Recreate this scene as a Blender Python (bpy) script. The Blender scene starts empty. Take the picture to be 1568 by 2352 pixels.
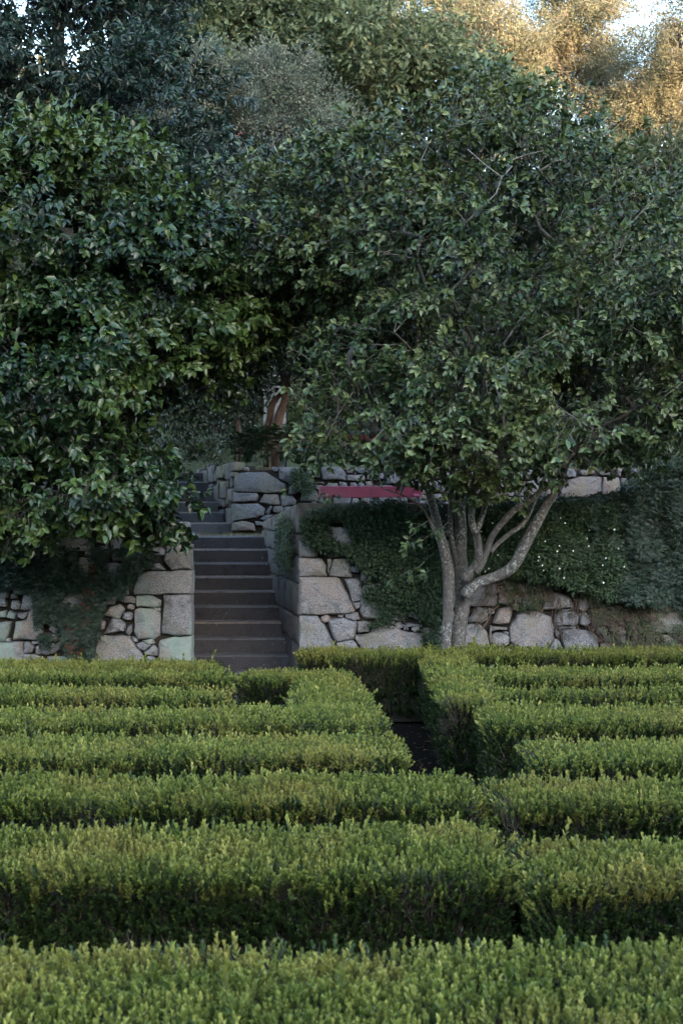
import bpy, bmesh, math, random
import numpy as np
from mathutils import Vector, Matrix, noise

random.seed(7)
rng = np.random.default_rng(7)
sc = bpy.context.scene
COL = sc.collection
EYE, FPX, HX, HY = 2.24, 3267.0, 784.0, 1170.0

# ------------------------------------------------------------------ camera, sky, sun, exposure
cam_d = bpy.data.cameras.new('camera')
cam = bpy.data.objects.new('camera', cam_d); COL.objects.link(cam)
cam_d.sensor_fit = 'VERTICAL'; cam_d.sensor_height = 36.0; cam_d.lens = 50.0
cam_d.clip_start = 0.1; cam_d.clip_end = 3000
cam.location = (0, 0, EYE); cam.rotation_euler = (math.radians(90 - 0.105), 0, 0)
cam_d.dof.use_dof = True; cam_d.dof.focus_distance = 15.0; cam_d.dof.aperture_fstop = 6.3
sc.camera = cam

SUN_EL, SUN_ROT = math.radians(10.0), math.pi - math.radians(20)
world = bpy.data.worlds.new("World"); sc.world = world; world.use_nodes = True
nt = world.node_tree
sky = nt.nodes.new('ShaderNodeTexSky'); sky.sky_type = 'NISHITA'; sky.sun_disc = False
sky.sun_elevation = SUN_EL; sky.sun_rotation = SUN_ROT
bg = nt.nodes['Background']; bg.inputs['Strength'].default_value = 0.15
nt.links.new(sky.outputs[0], bg.inputs['Color'])
sun_d = bpy.data.lights.new('sun', 'SUN'); sun_d.energy = 3.0; sun_d.angle = math.radians(0.5); sun_d.color = (1.0, 0.63, 0.37)
sun = bpy.data.objects.new('sun', sun_d); COL.objects.link(sun)
sdir = Vector((math.sin(SUN_ROT) * math.cos(SUN_EL), math.cos(SUN_ROT) * math.cos(SUN_EL), math.sin(SUN_EL)))
sun.rotation_euler = sdir.to_track_quat('Z', 'Y').to_euler(); sun.location = (0, -20, 30)
vs = sc.view_settings; vs.view_transform = 'Standard'; vs.look = 'None'; vs.gamma = 1; vs.exposure = 3.5
try: vs.use_curve_mapping = False
except Exception: pass
sc.cycles.max_bounces = 5; sc.cycles.diffuse_bounces = 2; sc.cycles.glossy_bounces = 2
sc.cycles.transmission_bounces = 3; sc.cycles.caustics_reflective = False; sc.cycles.caustics_refractive = False
sc.cycles.use_denoising = True

# ------------------------------------------------------------------ helpers
def P(x, y, Z):
    "a point of the place: photo column x and row y (of 1568 x 2352) at Z metres from the camera"
    return Vector(((x - HX) * Z / FPX, Z, EYE + (HY - y) * Z / FPX))

def tag(o, label=None, cat=None, group=None, kind=None):
    if label: o['label'] = label
    if cat: o['category'] = cat
    if group: o['group'] = group
    if kind: o['kind'] = kind
    return o

def empty(name, loc, label, cat, group=None):
    o = bpy.data.objects.new(name, None); COL.objects.link(o); o.location = loc
    o.empty_display_size = 0.1
    return tag(o, label, cat, group)

def link(name, me, parent=None, mat=None, kind=None):
    o = bpy.data.objects.new(name, me); COL.objects.link(o)
    if parent is not None:
        o.parent = parent; o.matrix_parent_inverse = Matrix.Translation(-parent.location)
    if mat is not None and len(me.materials) == 0: me.materials.append(mat)
    if kind: o['kind'] = kind
    return o

def mesh(name, V, F, smooth=True):
    me = bpy.data.meshes.new(name); me.from_pydata([tuple(v) for v in V], [], F); me.update()
    if smooth: me.polygons.foreach_set('use_smooth', [True] * len(me.polygons))
    return me

def box_bm(bm, cx, cy, cz, sx, sy, sz, rot=None, bev=0.0, seg=1):
    r = bmesh.ops.create_cube(bm, size=1.0)
    vs_ = r['verts']
    bmesh.ops.scale(bm, vec=(sx, sy, sz), verts=vs_)
    if bev:
        es = list({e for v in vs_ for e in v.link_edges})
        rb = bmesh.ops.bevel(bm, geom=es, offset=bev, segments=seg, affect='EDGES')
        vs_ = list({v for f in rb['faces'] for v in f.verts} | {v for v in vs_ if v.is_valid})
    if rot is not None: bmesh.ops.rotate(bm, cent=(0, 0, 0), matrix=rot, verts=vs_)
    bmesh.ops.translate(bm, vec=(cx, cy, cz), verts=vs_)

def bm_obj(name, bm, mat, parent=None, smooth=False, kind=None):
    me = bpy.data.meshes.new(name); bm.to_mesh(me); bm.free()
    if smooth: me.polygons.foreach_set('use_smooth', [True] * len(me.polygons))
    return link(name, me, parent, mat, kind)

def fbm(x, y, z=0.0, s=1.0, o=3):
    return noise.fractal(Vector((x * s, y * s, z * s)), 1.0, 2.0, o)

# ------------------------------------------------------------------ materials
def nodes(name):
    m = bpy.data.materials.new(name); m.use_nodes = True
    t = m.node_tree
    return m, t, t.nodes['Principled BSDF'], t.nodes['Material Output']

def N(t, kind, **kw):
    n = t.nodes.new(kind)
    for k, v in kw.items():
        if k.startswith('i_'): n.inputs[k[2:].replace('_', ' ')].default_value = v
        else: setattr(n, k, v)
    return n

def ramp(t, fac, stops, interp='LINEAR'):
    r = t.nodes.new('ShaderNodeValToRGB'); cr = r.color_ramp; cr.interpolation = interp
    while len(cr.elements) < len(stops): cr.elements.new(0.5)
    for e, (p, c) in zip(cr.elements, stops):
        e.position = p; e.color = (*c, 1) if len(c) == 3 else c
    t.links.new(fac, r.inputs[0]); return r.outputs[0]

def math_n(t, op, a, b):
    n = t.nodes.new('ShaderNodeMath'); n.operation = op
    for i, v in enumerate((a, b)):
        if isinstance(v, (int, float)): n.inputs[i].default_value = v
        else: t.links.new(v, n.inputs[i])
    return n.outputs[0]

def mix_c(t, fac, a, b, mode='MIX'):
    n = t.nodes.new('ShaderNodeMix'); n.data_type = 'RGBA'; n.blend_type = mode
    for i, v in ((0, fac), (6, a), (7, b)):
        if isinstance(v, (int, float)): n.inputs[i].default_value = v
        elif isinstance(v, tuple): n.inputs[i].default_value = (*v, 1)
        else: t.links.new(v, n.inputs[i])
    return n.outputs[2]

def tex(t, scale, detail=4, rough=0.6, coord='Object', kind='ShaderNodeTexNoise'):
    if coord == 'World':
        src = t.nodes.new('ShaderNodeNewGeometry').outputs['Position']
    else:
        src = t.nodes.new('ShaderNodeTexCoord').outputs[coord]
    n = t.nodes.new(kind)
    if isinstance(scale, tuple):
        mp = t.nodes.new('ShaderNodeMapping'); mp.inputs['Scale'].default_value = scale
        t.links.new(src, mp.inputs[0]); src = mp.outputs[0]; scale = 1.0
    n.inputs['Scale'].default_value = scale
    if kind == 'ShaderNodeTexNoise':
        n.inputs['Detail'].default_value = detail; n.inputs['Roughness'].default_value = rough
    t.links.new(src, n.inputs['Vector'])
    return n

def bump(t, bsdf, h, strength=0.5, dist=0.01):
    b = t.nodes.new('ShaderNodeBump'); b.inputs['Strength'].default_value = strength; b.inputs['Distance'].default_value = dist
    t.links.new(h, b.inputs['Height']); t.links.new(b.outputs[0], bsdf.inputs['Normal'])

def leaf_mat(name, stops, rough=0.4, patch=None, patch_scale=0.8, trans=0.2, spec=0.5, patch_amt=0.6):
    "leaf colours: the attribute lv is the leaf's own tint, instance random adds tree-to-tree variation; patch = colour of flushes of newer growth"
    m, t, b, out = nodes(name)
    at = N(t, 'ShaderNodeAttribute', attribute_name='lv')
    oi = N(t, 'ShaderNodeObjectInfo')
    v = math_n(t, 'ADD', math_n(t, 'MULTIPLY', at.outputs['Fac'], 0.68), math_n(t, 'MULTIPLY', oi.outputs['Random'], 0.30))
    c = ramp(t, v, stops)
    if patch:
        n = tex(t, patch_scale, 3, 0.6, 'World')
        f = ramp(t, n.outputs['Fac'], [(0.45, (0, 0, 0)), (0.66, (patch_amt,) * 3)])
        c = mix_c(t, f, c, patch)
        n2 = tex(t, patch_scale * 2.3, 3, 0.7, 'World')
        c = mix_c(t, 1.0, c, ramp(t, n2.outputs['Fac'], [(0.36, (0.62, 0.72, 0.66)), (0.55, (1.02, 1.0, 1.0))]), 'MULTIPLY')
    t.links.new(c, b.inputs['Base Color'])
    b.inputs['Roughness'].default_value = rough
    b.inputs['Specular IOR Level'].default_value = spec
    if trans:
        tr = N(t, 'ShaderNodeBsdfTranslucent'); t.links.new(c, tr.inputs[0])
        mx = N(t, 'ShaderNodeMixShader'); mx.inputs[0].default_value = trans
        t.links.new(b.outputs[0], mx.inputs[1]); t.links.new(tr.outputs[0], mx.inputs[2])
        t.links.new(mx.outputs[0], out.inputs['Surface'])
    return m

def granite(name, base=(0.27, 0.272, 0.295), dark=(0.085, 0.084, 0.095), warm=(0.29, 0.21, 0.17), mint=0.0, moss=0.35, tone=1.0, bumps=0.9):
    m, t, b, out = nodes(name)
    oi = N(t, 'ShaderNodeObjectInfo')
    sp = tex(t, 90, 3, 0.75, 'World'); md = tex(t, 7, 5, 0.65, 'World'); lg = tex(t, 2.4, 4, 0.6, 'World')
    s = lambda c: tuple(x * tone for x in c)
    c = ramp(t, sp.outputs['Fac'], [(0.36, s(dark)), (0.48, s(base)), (0.60, s(tuple(min(1, x * 1.5) for x in base)))])
    wf = ramp(t, math_n(t, 'ADD', math_n(t, 'MULTIPLY', md.outputs['Fac'], 0.8), math_n(t, 'MULTIPLY', oi.outputs['Random'], 0.35)), [(0.60, (0, 0, 0)), (0.80, (0.6, 0.6, 0.6))])
    c = mix_c(t, wf, c, s(warm))
    df = ramp(t, md.outputs['Fac'], [(0.28, (0.75, 0.75, 0.75)), (0.5, (0, 0, 0))])
    c = mix_c(t, df, c, s(tuple(x * 0.8 for x in dark)))
    lf = ramp(t, lg.outputs['Fac'], [(0.5, (0, 0, 0)), (0.66, (moss,) * 3)])
    c = mix_c(t, lf, c, s((0.19, 0.18, 0.09)))
    vor = tex(t, 14, coord='World', kind='ShaderNodeTexVoronoi')
    lsp = ramp(t, math_n(t, 'ADD', vor.outputs['Distance'], math_n(t, 'MULTIPLY', lg.outputs['Fac'], 0.35)), [(0.20, (0.6, 0.6, 0.6)), (0.27, (0, 0, 0))])
    c = mix_c(t, lsp, c, s((0.5, 0.52, 0.47)))
    if mint:
        mt = tex(t, (2.6, 2.6, 1.1), 4, 0.62, 'World')
        mf = ramp(t, math_n(t, 'ADD', mt.outputs['Fac'], math_n(t, 'MULTIPLY', oi.outputs['Random'], 0.12)), [(0.53, (0, 0, 0)), (0.66, (mint,) * 3)])
        c = mix_c(t, mf, c, s((0.26, 0.37, 0.33)))
    rv = ramp(t, oi.outputs['Random'], [(0, (0.78, 0.78, 0.80)), (1, (1.08, 1.05, 1.03))])
    c = mix_c(t, 1.0, c, rv, 'MULTIPLY')
    t.links.new(c, b.inputs['Base Color'])
    b.inputs['Roughness'].default_value = 0.88; b.inputs['Specular IOR Level'].default_value = 0.3
    h = math_n(t, 'ADD', math_n(t, 'MULTIPLY', sp.outputs['Fac'], 0.35), md.outputs['Fac'])
    bump(t, b, h, bumps, 0.035)
    return m

def simple(name, col, rough=0.8, scale=20, amt=0.35, bmp=0.3, col2=None, coord='World', spec=0.4, detail=5):
    m, t, b, out = nodes(name)
    n = tex(t, scale, detail, 0.65, coord)
    c2 = col2 or tuple(x * (1 - amt) for x in col)
    c = ramp(t, n.outputs['Fac'], [(0.32, c2), (0.66, col)])
    t.links.new(c, b.inputs['Base Color']); b.inputs['Roughness'].default_value = rough
    b.inputs['Specular IOR Level'].default_value = spec
    if bmp: bump(t, b, n.outputs['Fac'], bmp, 0.01)
    return m

M = {}
M['granite'] = granite('granite')
M['granite_mint'] = granite('granite_mint', base=(0.26, 0.255, 0.27), mint=0.6)
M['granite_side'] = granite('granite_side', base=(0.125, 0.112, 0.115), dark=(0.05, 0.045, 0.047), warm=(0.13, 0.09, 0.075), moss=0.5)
M['granite_upper'] = granite('granite_upper', base=(0.15, 0.15, 0.165), dark=(0.06, 0.06, 0.067), warm=(0.17, 0.12, 0.10), moss=0.3)
M['coping'] = simple('weathered_coping', (0.13, 0.115, 0.095), 0.95, 9, 0.6, 0.8, col2=(0.05, 0.045, 0.035))
M['step'] = granite('step_granite', base=(0.060, 0.060, 0.069), dark=(0.042, 0.040, 0.043), warm=(0.055, 0.052, 0.056), moss=0.0, bumps=0.3)
M['nosing'] = granite('worn_lit_nosing', base=(0.115, 0.108, 0.112), dark=(0.065, 0.06, 0.065), moss=0.2, bumps=0.3)  # worn edge, made lighter to carry the lit line of the treads too
M['mortar'] = simple('dark_joint', (0.045, 0.036, 0.03), 1.0, 14, 0.6, 1.0)
M['soil'] = simple('soil', (0.03, 0.024, 0.018), 1.0, 9, 0.5, 0.8, spec=0.02)
M['gravel'] = simple('gravel', (0.02, 0.017, 0.014), 1.0, 60, 0.6, 0.8, spec=0.02)
M['paver'] = simple('paver', (0.27, 0.26, 0.27), 0.9, 30, 0.4, 0.5)
M['litter'] = simple('leaf_litter', (0.13, 0.095, 0.06), 1.0, 30, 0.55, 1.0, col2=(0.05, 0.06, 0.025))
M['hill'] = simple('hill_green', (0.055, 0.07, 0.03), 1.0, 0.6, 0.5, 0.5)
M['core'] = simple('inner_twigs', (0.035, 0.032, 0.022), 1.0, 25, 0.6, 1.0)
M['twig'] = simple('pale_twig', (0.17, 0.155, 0.135), 0.85, 40, 0.5, 0.4)
M['twig_dark'] = simple('dark_twig', (0.075, 0.058, 0.045), 0.9, 40, 0.5, 0.4)
M['bud'] = simple('bud', (0.30, 0.33, 0.13), 0.5, 60, 0.3, 0)
M['petal'] = simple('pink_petal', (0.62, 0.10, 0.20), 0.6, 60, 0.3, 0)
M['white_petal'] = simple('white_petal', (0.75, 0.75, 0.72), 0.6, 60, 0.1, 0)
M['red'] = simple('red_paint', (0.30, 0.05, 0.10), 0.34, 30, 0.18, 0.08, spec=0.5)
M['red_deep'] = simple('deep_red_paint', (0.17, 0.008, 0.010), 0.5, 30, 0.2, 0.08)
M['iron'] = simple('grey_iron', (0.075, 0.085, 0.105), 0.5, 40, 0.3, 0.1)

def bark(name, base, dark, lichen, amt=0.62):
    m, t, b, out = nodes(name)
    n1 = tex(t, (26, 26, 8), 5, 0.65, 'World'); n2 = tex(t, 32, 5, 0.75, 'World'); n3 = tex(t, 2.2, 3, 0.5, 'World')
    c = ramp(t, n1.outputs['Fac'], [(0.3, dark), (0.62, base)])
    f = math_n(t, 'MULTIPLY', ramp(t, n2.outputs['Fac'], [(0.53, (0, 0, 0)), (0.60, (1, 1, 1))]), ramp(t, n3.outputs['Fac'], [(0.38, (0.15,) * 3), (0.6, (amt,) * 3)]))
    c = mix_c(t, f, c, lichen)
    t.links.new(c, b.inputs['Base Color']); b.inputs['Roughness'].default_value = 0.9
    bump(t, b, math_n(t, 'ADD', n1.outputs['Fac'], math_n(t, 'MULTIPLY', n2.outputs['Fac'], 0.5)), 0.6, 0.012)
    return m
M['bark'] = bark('camellia_bark', (0.105, 0.092, 0.086), (0.038, 0.031, 0.030), (0.36, 0.38, 0.36), 0.95)
M['bark_red'] = bark('red_brown_bark', (0.20, 0.125, 0.095), (0.09, 0.05, 0.04), (0.3, 0.25, 0.2), 0.3)
M['bark_grey'] = bark('grey_bark', (0.24, 0.21, 0.19), (0.12, 0.10, 0.09), (0.45, 0.42, 0.38), 0.5)
M['bark_dark'] = bark('dark_bark', (0.05, 0.042, 0.036), (0.03, 0.026, 0.022), (0.16, 0.15, 0.13), 0.3)

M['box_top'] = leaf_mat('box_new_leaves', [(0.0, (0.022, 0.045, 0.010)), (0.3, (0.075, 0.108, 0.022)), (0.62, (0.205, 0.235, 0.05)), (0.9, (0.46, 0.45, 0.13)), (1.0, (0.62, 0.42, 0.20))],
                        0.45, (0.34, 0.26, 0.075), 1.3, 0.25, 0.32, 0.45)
M['box_side'] = leaf_mat('box_old_shade_leaves', [(0.0, (0.006, 0.017, 0.006)), (0.45, (0.022, 0.044, 0.012)), (0.9, (0.08, 0.115, 0.028)), (1.0, (0.26, 0.17, 0.08))],  # older leaves, colour darkened further to hold the shade of the hedge faces
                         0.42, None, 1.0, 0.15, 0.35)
M['cam_r'] = leaf_mat('camellia_leaves', [(0.0, (0.008, 0.020, 0.009)), (0.42, (0.024, 0.048, 0.018)), (0.8, (0.085, 0.125, 0.05)), (0.985, (0.22, 0.25, 0.11)), (1.0, (0.5, 0.16, 0.03))],
                      0.36, (0.16, 0.185, 0.055), 1.1, 0.08, 0.45, 0.5)
M['cam_l'] = leaf_mat('glossy_camellia_leaves', [(0.0, (0.006, 0.018, 0.008)), (0.5, (0.015, 0.038, 0.012)), (0.82, (0.048, 0.088, 0.026)), (0.985, (0.15, 0.19, 0.05)), (1.0, (0.5, 0.15, 0.02))],
                      0.31, (0.105, 0.15, 0.032), 0.5, 0.07, 0.45, 0.55)
M['cam_m'] = leaf_mat('dark_camellia_leaves', [(0.0, (0.007, 0.016, 0.009)), (0.6, (0.018, 0.035, 0.016)), (1.0, (0.06, 0.085, 0.035))], 0.36, None, 1, 0.12)
M['laurel'] = leaf_mat('blue_green_leaves', [(0.0, (0.007, 0.017, 0.012)), (0.5, (0.016, 0.035, 0.024)), (0.9, (0.05, 0.085, 0.055)), (1.0, (0.12, 0.15, 0.06))], 0.36, None, 1, 0.12)
M['oak'] = leaf_mat('oak_leaves', [(0.0, (0.04, 0.062, 0.034)), (0.5, (0.12, 0.16, 0.08)), (0.9, (0.25, 0.27, 0.13)), (1.0, (0.32, 0.17, 0.06))], 0.65, (0.20, 0.17, 0.08), 0.45, 0.25, patch_amt=0.3)
M['holm'] = leaf_mat('grey_green_leaves', [(0.0, (0.05, 0.062, 0.042)), (0.5, (0.16, 0.18, 0.13)), (1.0, (0.33, 0.33, 0.25))], 0.7, (0.22, 0.20, 0.14), 0.9, 0.25)
M['euc'] = leaf_mat('eucalyptus_leaves', [(0.0, (0.05, 0.068, 0.05)), (0.5, (0.14, 0.165, 0.11)), (1.0, (0.29, 0.28, 0.18))], 0.6, (0.21, 0.18, 0.10), 0.25, 0.3)
M['ivy_fresh'] = leaf_mat('fresh_creeper_leaves', [(0.0, (0.03, 0.055, 0.02)), (0.5, (0.06, 0.10, 0.035)), (1.0, (0.14, 0.18, 0.06))], 0.5, None, 1, 0.15, 0.35)
M['wood'] = leaf_mat('shaded_wood_leaves', [(0.0, (0.02, 0.03, 0.012)), (0.5, (0.045, 0.06, 0.025)), (1.0, (0.10, 0.11, 0.05))], 0.7, None, 1, 0.2)
M['ivy'] = leaf_mat('ivy_leaves', [(0.0, (0.006, 0.015, 0.008)), (0.5, (0.022, 0.046, 0.022)), (0.92, (0.055, 0.085, 0.035)), (1.0, (0.09, 0.09, 0.03))], 0.5, None, 1, 0.1, 0.35)
M['ivy_light'] = leaf_mat('hanging_plant_leaves', [(0.0, (0.012, 0.028, 0.014)), (0.5, (0.040, 0.078, 0.034)), (1.0, (0.11, 0.14, 0.055))], 0.5, None, 1, 0.15, 0.35)
M['ivy_blue'] = leaf_mat('blue_ivy_leaves', [(0.0, (0.010, 0.020, 0.014)), (0.5, (0.022, 0.042, 0.028)), (1.0, (0.055, 0.08, 0.045))], 0.5, None, 1, 0.1, 0.35)
M['ivy_red'] = leaf_mat('dry_ivy_leaves', [(0.0, (0.05, 0.022, 0.015)), (0.6, (0.10, 0.042, 0.025)), (1.0, (0.16, 0.08, 0.045))], 0.7, None, 1, 0.1, 0.3)
M['acanthus'] = leaf_mat('acanthus_leaves', [(0.0, (0.012, 0.034, 0.016)), (0.6, (0.03, 0.065, 0.024)), (1.0, (0.08, 0.12, 0.04))], 0.35, None, 1, 0.15)
M['strap'] = leaf_mat('strap_leaves', [(0.0, (0.02, 0.045, 0.018)), (0.6, (0.05, 0.085, 0.035)), (1.0, (0.10, 0.14, 0.06))], 0.4, None, 1, 0.15)
M['grass'] = leaf_mat('grass_blades', [(0.0, (0.03, 0.045, 0.012)), (0.5, (0.06, 0.075, 0.02)), (1.0, (0.15, 0.12, 0.05))], 0.7, None, 1, 0.2)
M['straw'] = leaf_mat('dry_leaves', [(0.0, (0.08, 0.045, 0.02)), (0.6, (0.20, 0.10, 0.05)), (1.0, (0.40, 0.20, 0.10))], 0.8, None, 1, 0.1)

# ------------------------------------------------------------------ leaf protos (source meshes, kept out of the scene)
class LB:
    def __init__(s): s.V = []; s.F = []; s.A = []; s.MI = []
    def leaf(s, base, d, n, L, W, fold=0.25, droop=0.15, a=0.5, mi=0, lo=False):
        d = d.normalized(); side = d.cross(n)
        if side.length < 1e-4: side = d.orthogonal()
        side.normalize(); n = side.cross(d).normalized()
        k = len(s.V)
        if lo:
            s.V += [base, base + d * L * .45 + side * W * .5 + n * W * fold * .5, base + d * L - n * L * droop, base + d * L * .45 - side * W * .5 + n * W * fold * .5]
            s.F += [(k, k + 1, k + 2), (k, k + 2, k + 3)]; nf = 2
        else:
            def q(u, w, h): return base + d * (L * u) + side * (W * w) + n * (W * h - L * droop * u * u)
            s.V += [q(0, 0, 0), q(.3, -.46, fold), q(.3, 0, 0), q(.3, .46, fold), q(.68, -.36, fold * .8), q(.68, 0, 0), q(.68, .36, fold * .8), q(1, 0, 0)]
            s.F += [(k, k + 2, k + 1), (k, k + 3, k + 2), (k + 1, k + 2, k + 5, k + 4), (k + 2, k + 3, k + 6, k + 5), (k + 4, k + 5, k + 7), (k + 5, k + 6, k + 7)]; nf = 6
        s.A += [a] * nf; s.MI += [mi] * nf
    def tube(s, a, b, r0, r1, mi=1, n=3, av=0.5):
        d = (b - a).normalized(); u = d.orthogonal().normalized(); w = d.cross(u); k = len(s.V)
        for p, r in ((a, r0), (b, r1)):
            for i in range(n):
                t_ = 2 * math.pi * i / n; s.V.append(p + (u * math.cos(t_) + w * math.sin(t_)) * r)
        for i in range(n):
            s.F.append((k + i, k + (i + 1) % n, k + n + (i + 1) % n, k + n + i)); s.A.append(av); s.MI.append(mi)
    def blob(s, c, r, mi, stretch=1.3):
        k = len(s.V)
        s.V += [c + Vector(v) * r for v in ((1, 0, 0), (0, 1, 0), (-1, 0, 0), (0, -1, 0), (0, 0, stretch), (0, 0, -stretch))]
        for i in range(4):
            s.F += [(k + i, k + (i + 1) % 4, k + 4), (k + (i + 1) % 4, k + i, k + 5)]; s.A += [.5, .5]; s.MI += [mi, mi]
    def build(s, name, mats):
        me = mesh(name, s.V, s.F)
        for m_ in mats: me.materials.append(m_)
        me.polygons.foreach_set('material_index', s.MI)
        at = me.attributes.new('lv', 'FLOAT', 'FACE'); at.data.foreach_set('value', s.A)
        return bpy.data.objects.new(name, me)     # not linked to the scene: only read by scatter()

R_ = random.random
def U(a, b): return a + (b - a) * random.random()
Zv = Vector((0, 0, 1))
def polar(th, ph): return Vector((math.sin(th) * math.cos(ph), math.sin(th) * math.sin(ph), math.cos(th)))

def box_sprig(mats, levels=5, h=0.072, L=0.027, W=0.0125, light=0.5, lo=False, per=2):
    b = LB(); bend = Vector((U(-.2, .2), U(-.2, .2), 0))
    top = Vector((0, 0, 0))
    for i in range(levels):
        u = (i + 0.6) / levels; p = (Zv + bend * u) * (h * u)
        for j in range(per):
            ph = i * 1.571 + j * 2 * math.pi / per + U(-.3, .3); th = U(.45, .8) * (1.15 - .7 * u)
            d = polar(th, ph)
            b.leaf(p, d, Zv, L * U(.8, 1.15) * (1.0 - .15 * abs(u - .6)), W * U(.85, 1.15), .3, .05, min(1, max(0, light * (0.4 + .75 * u) + U(-.22, .22))), 0, lo)
        top = p
    for j in range(2):
        b.leaf(top, polar(U(.1, .3), R_() * 6.3), Zv, L * .9, W * .7, .4, 0, min(1, light + U(.0, .25)), 0, lo)
    b.tube(Vector((0, 0, -.03)), top, .0016, .001, 1)
    return b.build('sprig', mats)

def bare_twigs(mats):
    b = LB()
    for i in range(4):
        p = Vector((U(-.02, .02), U(-.02, .02), -.04)); q = p + polar(U(.1, .5), R_() * 6.3) * U(.06, .11)
        b.tube(p, q, .0022, .0012, 1); b.tube(q, q + polar(U(.2, .9), R_() * 6.3) * U(.03, .06), .0012, .0007, 1)
        if R_() < .6: b.leaf(q, polar(U(.3, 1), R_() * 6.3), Zv, .018, .008, .3, 0, U(.3, 1))
    return b.build('twig_bundle', mats)

def cam_spray(mats, length=.26, rosette=5, along=5, L=.085, W=.040, droop=.18, buds=2, light=.5, th0=.9, odd=.02, flower=False):
    b = LB(); n = 5; pts = [Vector((0, 0, 0))]; d = Vector((0, 0, 1))
    for i in range(n):
        d = (d + Vector((U(-.2, .2), U(-.2, .2), 0))).normalized(); pts.append(pts[-1] + d * length / n)
    for i in range(n): b.tube(pts[i], pts[i + 1], .0042 * (1 - .12 * i), .0042 * (1 - .12 * (i + 1)), 1)
    up = Vector((1, 0, 0))         # local X is turned towards the sky when placed
    def lf(p, dd, s=1.0, dl=-.12):
        a = 1.0 if R_() < odd else min(.97, max(0, light + dl + U(-.3, .3)))
        nn = (up * .9 + Vector((U(-.4, .4), U(-.5, .5), U(.3, 1.1))))
        b.leaf(p, dd - up * .45, nn, L * U(.75, 1.15) * s, W * U(.85, 1.15) * s, .22, droop * U(.5, 1.5), a)
    for i in range(along):
        u = U(.25, .92); k = min(n - 1, int(u * n)); p = pts[k].lerp(pts[k + 1], u * n - k)
        lf(p, polar(U(.7, 1.2), i * 2.4 + U(-.4, .4)), .95)
    for i in range(rosette): lf(pts[-1], polar(th0 * U(.6, 1.15), i * 2 * math.pi / rosette + U(-.3, .3)), 1.0, .2)
    for i in range(buds): b.blob(pts[-1] + Vector((U(-.012, .012), U(-.012, .012), U(0, .012))), U(.006, .009), 2)
    if R_() < .8:   # side twig, pale
        k = random.choice((1, 2, 3)); e = pts[k] + polar(U(.6, 1.2), R_() * 6.3) * U(.06, .14)
        b.tube(pts[k], e, .0028, .0016, 1)
        for i in range(3): lf(e, polar(U(.4, 1.1), i * 2.1 + R_()), .8)
    if flower:
        c = pts[-1] + Vector((0, 0, .01))
        for i in range(8): b.leaf(c, polar(U(.5, 1.3), i * .785), Zv, .035, .03, .3, -.3, .5, 3)
    return b.build('leaf_spray', mats)

def clump(mats, n=26, rad=.28, L=.10, W=.05, hang=False, lo=True, light=.5, odd=.02, upright=0.0):
    b = LB()
    for i in range(n):
        d = polar(math.acos(U(-.6 if not hang else -1, 1)), R_() * 6.3); p = d * rad * U(.35, 1)
        if hang: p = Vector((p.x * .45, p.y * .45, p.z * 1.3 - rad * .3))
        dd = (d + Vector((0, 0, -1.6 if hang else upright)) + Vector((U(-.5, .5), U(-.5, .5), U(-.5, .5))))
        a = 1.0 if R_() < odd else min(.97, max(0, light + U(-.4, .4)))
        nn = Vector((U(-1, 1), U(-1, 1), U(-1, 1))) if hang else d + Vector((U(-.5, .5), U(-.5, .5), .4))
        b.leaf(p, dd, nn, L * U(.7, 1.2), W * U(.8, 1.2), .2, .12, a, 0, lo)
    for i in range(3):
        d = polar(U(0, 1.2), R_() * 6.3); b.tube(Vector((0, 0, -rad * .4)), d * rad * .8, .006, .002, 1)
    return b.build('leaf_clump', mats)

def ivy_tuft(mats, n=9, L=.03, W=.022, rad=.05, light=.5, odd=.0, pointed=False):
    "lies on a wall: local Z points out of the wall, local X up"
    b = LB()
    for i in range(n):
        p = Vector((U(-rad, rad), U(-rad, rad), U(.0, rad * .8)))
        if pointed:
            for k in range(3):
                b.leaf(p, Vector((-.7, (k - 1) * .8, U(.1, .4))), Zv, L * U(.7, 1.2), W * .5, .1, .1, min(1, max(0, light + U(-.35, .35))), 0, True)
        else:
            b.leaf(p, Vector((U(-1, .3), U(-.8, .8), U(.1, .5))), Vector((.5, 0, 1)), L * U(.7, 1.2), W * U(.8, 1.2), .2, .2, 1.0 if R_() < odd else min(.97, max(0, light + U(-.4, .4))), 0, True)
    b.tube(Vector((-rad, U(-.02, .02), .005)), Vector((rad, U(-.02, .02), .005)), .002, .0015, 1)
    return b.build('ivy_tuft', mats)

# ------------------------------------------------------------------ scatter: one object that carries many small leaf groups
def basis(Zd, Xh, spin):
    Zd = Zd / np.maximum(1e-9, np.linalg.norm(Zd, axis=1, keepdims=True))
    X = Xh - Zd * np.sum(Xh * Zd, axis=1, keepdims=True)
    ln = np.linalg.norm(X, axis=1, keepdims=True)
    alt = np.cross(Zd, np.array([0.31, 0.95, 0.05])[None, :]); X = np.where(ln < .05, alt, X)
    X /= np.maximum(1e-9, np.linalg.norm(X, axis=1, keepdims=True)); Y = np.cross(Zd, X)
    c, s = np.cos(spin)[:, None], np.sin(spin)[:, None]
    X2 = X * c + Y * s; Y2 = np.cross(Zd, X2)
    r00, r10, r20 = X2[:, 0], X2[:, 1], X2[:, 2]; r21, r22 = Y2[:, 2], Zd[:, 2]
    return np.stack([np.arctan2(r21, r22), -np.arcsin(np.clip(r20, -1, 1)), np.arctan2(r10, r00)], 1)

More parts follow.
